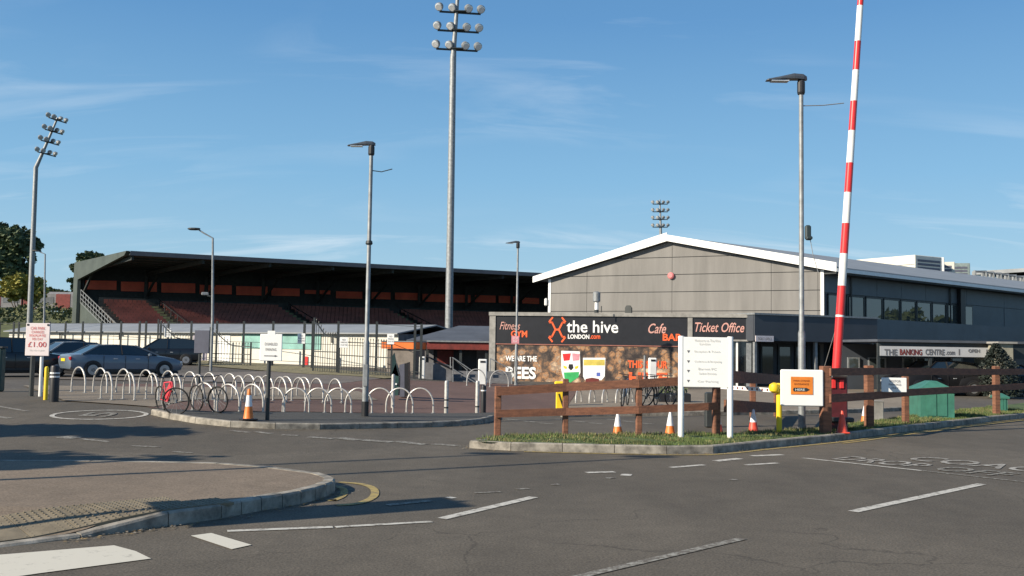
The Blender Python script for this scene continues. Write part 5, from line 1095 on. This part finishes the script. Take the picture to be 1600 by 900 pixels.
# ------------------------------------------------------------------ barriers
b = G(1308, 674, .1); Y = b.y; t = thing('raised_barrier', 'tall red and white striped barrier arm raised upright above its dark red cabinet', 'barrier', b)
zc = ZP(1308, 588, Y)-b.z; mb = MB(); mb.bbox((.02, .15, zc*.5), (.42, .38, zc), .03); cab = mb.build('cabinet', M_dredg, t)
mb = MB(); mb.bbox((.05, .0, zc*.22), (.5, .5, .1), .02); mb.build('base_plate', M_dark, t)
for dx in (-.09, .09): mb = MB(); mb.bbox((dx, -.055, ZP(1308, 600, Y)-b.z), (.1, .03, .2), .02); mb.build('reflector', M_red, t)
mb = MB(); p0 = AT(1305, 584, Y)-b; mb.tube([p0+Vector((-.12, -.12, .0)), p0+Vector((.2, -.12, 0))], .09, 12); mb.build('pivot', M_galv, t)
yb = [586, 495.5, 492.5, 447, 397, 350, 302, 256, 206, 160, 112, 67, 12, -38, -88, -130]; ysx = lambda y: 1303.5+(586-y)*.0655
for k, (y0, y1) in enumerate(zip(yb, yb[1:])):
    c = (M_red if k in (0, 2, 4, 6, 8, 10, 12, 14) else M_white); a = AT(ysx(y0), y0, Y)-b; e = AT(ysx(y1), y1, Y)-b
    f = k/15; r = .095-.035*f; mb = MB(); mb.tube([a+Vector((0, -.12, 0)), e+Vector((0, -.12, 0))], [r, r*.98], 14); mb.build('arm_segment', c, t, smooth=True)
mb = MB(); mb.tube([AT(1310, 500, Y)-b, AT(1298, 540, Y)-b, AT(1287, 577, Y)-b], .008, 4); mb.build('cable', M_black, t)
b = G(1108, 668, 0); Y = b.y; t = thing('lowered_barrier', 'lowered white barrier arm reaching from behind the big board to the yellow post', 'barrier', b)
mb = MB(); mb.bbox((0, 0, .42), (.2, .2, .84), .03); mb.build('cabinet', M_dark, t)
Yr = G(1218, 676, .13).y; a = AT(1118, 604, Y-.3); e = AT(1212, 610, Yr+.1); mb = MB(); mb.bar(a, e, .05, .085); arm = mb.build('arm', M_white, t, world=True)
for k in range(9): c = a+(e-a)*(.25+k*.08); mb = MB(); dd = (e-a).normalized(); mb.bar(c-dd*.03, c+dd*.03, .054, .05); mb.build('stripe', M_dred, arm, world=True)
b = G(875, 639, 0); t = thing('yellow_barrier_post', 'yellow barrier cabinet with sloping cap behind the timber fence before the banner', 'barrier', b); h = 43/F*b.y; w = 18/F*b.y
mb = MB(); mb.bbox((0, 0, h*.45), (w*.72, w*.7, h*.9), .02); mb.build('cabinet', M_yellow, t); mb = MB(); mb.bbox((0, -.01, h*.9), (w, w*.9, h*.2), .04); mb.build('cap', M_yellow, t); mb = MB(); mb.bar((-.05, -w*.36, h*.55), (.09, -w*.36, 0.05), .02, .04); mb.build('stripe', M_black, t)
# ------------------------------------------------------------------ green cabinets and bits at the right
def cab_green(label, px0, px1, px2, pyb, pyt, pyr):
    b = G(px0, pyb, .12); Y = b.y; w = (px1-px0)/F*Y; h = (pyb-pyt)/F*Y; hr_ = (pyt-pyr)/F*Y; d = 1.5*(px2-px1)/F*Y*1.2
    t = thing('utility_cabinet', label, 'cabinet', b+Vector((w/2, 0, 0)), R(-8), 'green utility cabinets')
    mb = MB(); mb.box((0, d/2, h/2), (w, d, h)); mb.build('body', M_greencab, t)
    mb = MB(); e = .05; mb.add([(-w/2-e, -e, h), (w/2+e, -e, h), (w/2+e, d+e, h), (-w/2-e, d+e, h), (-w*.1, d*.3, h+hr_), (w*.1, d*.3, h+hr_), (w*.1, d*.7, h+hr_), (-w*.1, d*.7, h+hr_), (-w/2-e, -e, h-.06), (w/2+e, -e, h-.06), (w/2+e, d+e, h-.06), (-w/2-e, d+e, h-.06)], [(0, 1, 5, 4), (1, 2, 6, 5), (2, 3, 7, 6), (3, 0, 4, 7), (4, 5, 6, 7), (8, 9, 1, 0), (9, 10, 2, 1), (10, 11, 3, 2), (11, 8, 0, 3), (11, 10, 9, 8)]); mb.build('roof', M_greencab, t)
    for x in (-w*.3, w*.02): mb = MB(); mb.box((x+w*.12, -.012, h*.48), (w*.28, .02, h*.8)); mb.build('door', M_greencab, t)
    return t
cab_green('larger green utility cabinet with a pyramid roof on the verge behind the fence', 1440, 1490, 1530, 653, 609, 596)
cab_green('smaller green cabinet behind the fence at the far right', 1562, 1574, 1592, 643, 620, 615)
for px0, px1, py0, py1, m, l, nm in ((1364, 1381, 628, 657, M_concrete, 'plain grey meter box between barrier cabinet and fence sign post', 'meter_box'), (1437, 1441.5, 637, 653, M_white, 'short white marker post at the left corner of the green cabinet', 'marker_post')):
    b = G(px0, py1, .1); w = (px1-px0)/F*b.y; h = (py1-py0)/F*b.y; t = thing(nm, l, 'box' if nm == 'meter_box' else 'post', b+Vector((w/2, .1, 0))); mb = MB(); mb.bbox((0, 0, h/2), (w, w*.8, h), .02); mb.build('body', m, t); mb = MB(); mb.bbox((0, 0, h+.01), (w*1.06, w*.86, .03), .008); mb.build('cap', m, t)
pb2 = thing('planter_box', 'long low dark planter box under the fence rail left of the big board', 'planter', G(1052, 633)); mb = MB(); mb.bbox((0, 0, .2), (1.1, .5, .4), .03); mb.build('trough', M_black, pb2); mb = MB()
for _ in range(160): p = Vector((random.uniform(-.45, .45), random.uniform(-.2, .2), random.uniform(.35, .6))); u = Vector((random.gauss(0, 1), random.gauss(0, 1), random.gauss(0, 1))).normalized()*.05; v = u.orthogonal()*.6; mb.add([p-u, p+v, p+u, p-v], [(0, 1, 2, 3)])
mb.build('foliage', L_mid, pb2, fix=False)
# ------------------------------------------------------------------ cars
def car(label, p, rz, paint, kind='saloon', L=4.6, Wd=1.8, H=1.42, plate=M_plate):
    t = thing('parked_car', label, 'car', p, rz, 'cars parked in the yard'); W2 = Wd/2
    if kind == 'saloon': st_ = [(-.5, .52, .82, .80), (-.485, .36, .93, .90), (-.44, .26, .97, .96), (-.33, .22, .98, 1), (-.18, .2, .97, 1), (.1, .2, .95, 1), (.24, .2, .93, 1), (.34, .22, .87, .99), (.43, .25, .79, .94), (.48, .3, .70, .84), (.5, .42, .60, .72)]; cab_ = [(-.40, .96), (-.25, H-.03), (-.1, H), (.06, H-.03), (.26, .93)]
    else: st_ = [(-.5, .5, .9, .86), (-.49, .34, 1.0, .93), (-.45, .26, 1.03, .97), (-.33, .22, 1.03, 1), (-.18, .2, 1.02, 1), (.1, .2, 1.0, 1), (.24, .2, .98, 1), (.34, .22, .92, .99), (.43, .25, .86, .95), (.48, .3, .76, .86), (.5, .42, .66, .76)]; cab_ = [(-.47, 1.02), (-.41, H-.08), (-.2, H), (.06, H-.03), (.26, .97)]
    mb = MB(); rings = []; n = 12
    for fx_, zb_, zt_, wf in st_:
        w = W2*wf; x = fx_*L; zm_2 = (zb_+zt_)/2
        half_ = [(w*.86, zb_), (w*.97, zb_+.08), (w, zm_2), (w*.98, zt_-.14), (w*.92, zt_-.03), (w*.55, zt_+.015)]
        rings += [(x, y, z) for y, z in half_]+[(x, -y, z) for y, z in half_[::-1]]
    mb.add(rings, [(i*n+k, i*n+(k+1) % n, (i+1)*n+(k+1) % n, (i+1)*n+k) for i in range(len(st_)-1) for k in range(n)]+[tuple(range(n)), tuple(range(n*len(st_)-1, n*len(st_)-n-1, -1))]); body = mb.build('body', paint, t, smooth=True)
    zb_ = cab_[0][1]-.1; wb_ = W2*.93; wt_ = W2*.70; prof = cab_
    def side(s, fr=0, dz=0):
        return [(x*L, s*(wb_+(wt_-wb_)*max(0, (z-zb_-.08))/(H-zb_-.08))+s*fr, z+dz) for x, z in prof]
    mb = MB(); l, r = side(1), side(-1); m_ = len(prof); mb.add(l+r, [tuple(range(m_-1, -1, -1)), tuple(range(m_, 2*m_))]+[(i, i+1, m_+i+1, m_+i) for i in range(m_-1)]+[(0, m_, 2*m_-1, m_-1)]); mb.build('windows', M_carglass, t)
    mb = MB(); l, r = side(1, .008, .012)[1:4], side(-1, .008, .012)[1:4]; mb.add(l+r, [(0, 1, 4, 3), (1, 2, 5, 4)]); ln = len(mb.v); mb.v += [(v[0], v[1]*1.0, v[2]-.05) for v in mb.v]; mb.f += [[i, (i+1), (i+1)+ln, i+ln] for i in (0, 1)]+[[3+i, 4+i, 4+i+ln, 3+i+ln] for i in (0, 1)]+[[0, 3, 3+ln, ln], [2, 5, 5+ln, 2+ln]]; mb.mi = [0]*len(mb.f); mb.build('roof', paint, t)
    for s in (1, -1):
        sd2 = side(s, .012); 
        for a, b in ((sd2[0], sd2[1]), (sd2[3], sd2[4])): mb = MB(); mb.bar(a, b, .05, .06); mb.build('pillar', paint, t)
        xm = -.06*L; zt_ = H-.03; a = (xm, s*(wb_+.01), zb_+.1); b = (xm, s*(wt_+.03), zt_); mb = MB(); mb.bar(a, b, .03, .07); mb.build('pillar', M_black, t)
        mb = MB(); mb.bbox((.17*L, s*(W2+.08), 1.0*(.95 if kind == 'saloon' else 1.02)), (.12, .17, .12), .03); mb.build('mirror', paint, t)
        for k in (-.22, -.035, .165): mb = MB(); mb.box((k*L, s*(W2*.985+.008), .6), (.012, .03, .62)); mb.build('door_seam', M_black, t)
        mb = MB(); mb.box((0, s*(W2+.0), .30), (L*.5, .04, .1)); mb.build('sill', M_black, t)
        for k in (-.12, .07): mb = MB(); mb.box((k*L, s*(W2+.002), .78), (.16, .03, .03)); mb.build('door_handle', M_chrome, t)
        mb = MB(); mb.bbox((-.488*L, s*W2*.70, .78), (.09, .40, .15), .03); mb.build('tail_lamp', M_redl, t)
        mb = MB(); mb.bbox((.475*L, s*W2*.66, .62), (.12, .38, .12), .03); mb.build('headlight', M_chrome, t)
    for fx_ in (-.31, .31):
        for s in (1, -1):
            Mx = Matrix.Rotation(R(90), 3, 'X'); mb = MB(); mb.lathe([(.335, -.012), (.37, 0), (.37, .012)], (0, 0, 0), 20); mb.v = [Vector((fx_*L, s*(W2-.002), .34))+Mx @ Vector(v) for v in mb.v]; mb.build('wheel_arch', M_black, t)
            mb = MB(); mb.lathe([(.2, -.1), (.29, -.1), (.32, -.06), (.32, .06), (.29, .1), (.2, .1)], (0, 0, 0), 22); mb.v = [Vector((fx_*L, s*(W2-.07), .32))+Mx @ Vector(v) for v in mb.v]; wh = mb.build('wheel', M_tyre, t, smooth=True)
            mb = MB(); mb.lathe([(.06, .0), (.08, .012)], (0, 0, 0), 10); [mb.bar((0, 0, 0.005), (.19*math.cos(a), .19*math.sin(a), 0.005), .045, .012) for a in [2*math.pi*k/5 for k in range(5)]]; mb.lathe([(.205, 0), (.21, .01), (.185, .012)], (0, 0, 0), 20)
            mb.v = [Vector((fx_*L, s*(W2+.028), .32))+Mx @ Vector((v[0], v[1], -v[2]*s)) for v in mb.v]; mb.build('rim', M_rim, wh)
    mb = MB(); mb.box((-.502*L, 0, .72), (.03, .52, .12)); mb.build('number_plate', plate, t)
    mb = MB(); mb.box((.502*L, 0, .45), (.03, .52, .11)); mb.build('number_plate', M_signw, t)
    mb = MB(); mb.bbox((0, 0, .2), (L*.9, Wd*.9, .12), .03); mb.build('underbody', M_black, t)
    return t
def cpos(px, Y): p = P2(px, Y); return Vector((p[0], p[1], tz(*p)))
B1 = carpaint('steel blue car paint', (.12, .155, .20)); B2 = carpaint('silver grey car paint', (.20, .22, .25)); B3 = carpaint('black car paint', (.006, .0065, .009)); B5 = mat('shade darkened black paint', (.008, .008, .010), .65, .1, spec=.3); B4 = carpaint('navy car paint', (.012, .016, .026))  # B5: shade under the canopy is put into this near-black matt paint
car('steel blue saloon with yellow rear plate parked broadside behind the left hoops', cpos(192, 42), R(40), B1, L=4.75, H=1.36)
car('silver grey saloon parked just behind the steel blue one', cpos(132, 47.5), R(43), B2, L=4.7, H=1.45)
car('dark blue hatchback whose roof shows above the silver grey car', cpos(112, 54), R(42), B4, 'hatch', L=4.4, H=1.55)
car('black hatchback facing left in front of the fence', cpos(256, 61), R(180+14), B3, 'hatch', L=4.5, H=1.62)
car('black estate nearest the left edge behind the charge board', cpos(22, 41), R(42), B3, 'hatch', L=4.8, H=1.6)
car('navy saloon behind the black estate at the left edge', cpos(50, 52), R(42), B4, L=4.7, H=1.5)
car('dark car with light roof cut off by the left edge in the back row', cpos(-2, 60), R(10), B2, 'hatch', L=4.3, H=1.5)
car('black hatchback parked under the canopy banner at the right', cpos(1455, 45), R(196), B5, 'hatch', L=4.4, H=1.55)
car('dark grey saloon beside the black hatchback under the canopy banner', cpos(1545, 45.5), R(190), B5, L=4.6, H=1.45)
p = P2(1566, 42.6); t = thing('conifer_shrub', 'dark upright conifer against the cream kiosk at the right end of the canopy', 'shrub', (p[0], p[1], 0)); mb = MB(); mb.tube([(0, 0, 0), (0, 0, 1.6)], [.06, .03], 6); mb.build('trunk', M_bark, t); mb = MB()
for _ in range(5000):
    z = random.uniform(.1, 2.35); r_ = (.8 if z < 1.3 else .8*(2.5-z)/1.2)*random.uniform(.5, 1.05); a = random.uniform(0, 6.28); q_ = Vector((r_*math.cos(a)-.12*z, r_*math.sin(a), z)); u = Vector((random.gauss(0, 1), random.gauss(0, 1), random.gauss(0, 1))).normalized()*.06; v = u.orthogonal()*.5; mb.add([q_-u, q_+v, q_+u, q_-v], [(0, 1, 2, 3)])
mb.build('foliage', leafmat('conifer leaves', (.02, .03, .02), (.008, .012, .009)), t, fix=False)
# fallen leaves and grit along the kerbs
lb = MB()
for P_, n_, sgn in ((PA[15:60], 260, 1), (PC[4:60], 260, 1), (PB, 140, 1)):
    for _ in range(n_):
        i = random.randrange(len(P_)-1); f = random.random(); p = P_[i].lerp(P_[i+1], f); tt = (P_[i+1]-P_[i]).normalized(); nn_ = Vector((tt.y, -tt.x, 0)); p = p+nn_*abs(random.gauss(0, .12))+nn_*.01
        s_ = random.uniform(.008, .024); a = random.uniform(0, 6.28); z = tz(p.x, p.y)+.009; lb.cur = random.randrange(2)
        lb.add([(p.x+s_*math.cos(a+k*1.57), p.y+s_*(.7 if k % 2 else 1)*math.sin(a+k*1.57), z+random.uniform(0, .008)) for k in range(4)], [(0, 1, 2, 3)])
o = lb.build('leaf_litter', [mat('dry leaf', (.26, .18, .08), .9), mat('grit', (.22, .20, .17), .9)], fix=False); tag(o, 'scattered dry leaves and grit along the kerbs', 'leaf litter', kind='stuff')
# ------------------------------------------------------------------ things outside the frame that throw the long shadows
for k, (x, y, h) in enumerate(((-10.9, 9.1, 8.0), (-13.6, 9.2, 8.0))):
    t = thing('street_lamp', ['nearer', 'farther'][k]+' grey lamp post beyond the left edge, its long shadow crossing the road', 'street lamp', (x, y, 0), 0, 'lamp posts beyond the left edge'); mb = MB(); mb.tube([(0, 0, 0), (0, 0, h)], [.075, .05], 10); mb.build('pole', M_galv, t); mb = MB(); mb.bbox((-.3, 0, h), (.8, .25, .1), .03); mb.build('lamp_head', M_dark, t)
t = thing('pole_sign', 'direction sign on a post beyond the left edge, its shadow crossing the pavement tip', 'sign', (-7.3, 7.82, 0), R(30)); mb = MB(); mb.tube([(0, 0, 0), (0, 0, 4.0)], .045, 8); mb.build('post', M_galv, t); mb = MB(); mb.bbox((0, 0, 3.15), (.04, .8, 1.6), .01); mb.build('panel', M_bluegrey, t)
tree('leafy green tree standing beyond the left edge of the view', (-14.5, 10.15, 0), 5.5, [(0, 0, 4.0, 1.6, 1.1), (.9, -.1, 3.8, 1.3, 1.0), (-1.6, -.3, 4.0, 1.6, .9), (-3.2, .1, 4.2, 1.7, 1.0)], .15, L_mid, 9000, trunk=.16)
tree('smaller leafy tree beyond the left edge beside the entrance road', (-15.4, 14.9, 0), 5, [(0, 0, 3.9, 1.0, .3), (1.6, .1, 3.9, .9, .25), (-1.7, -.1, 3.9, 1.1, .3), (-3.4, 0, 4, 1.2, .4)], .13, L_mid, 6000, trunk=.14)
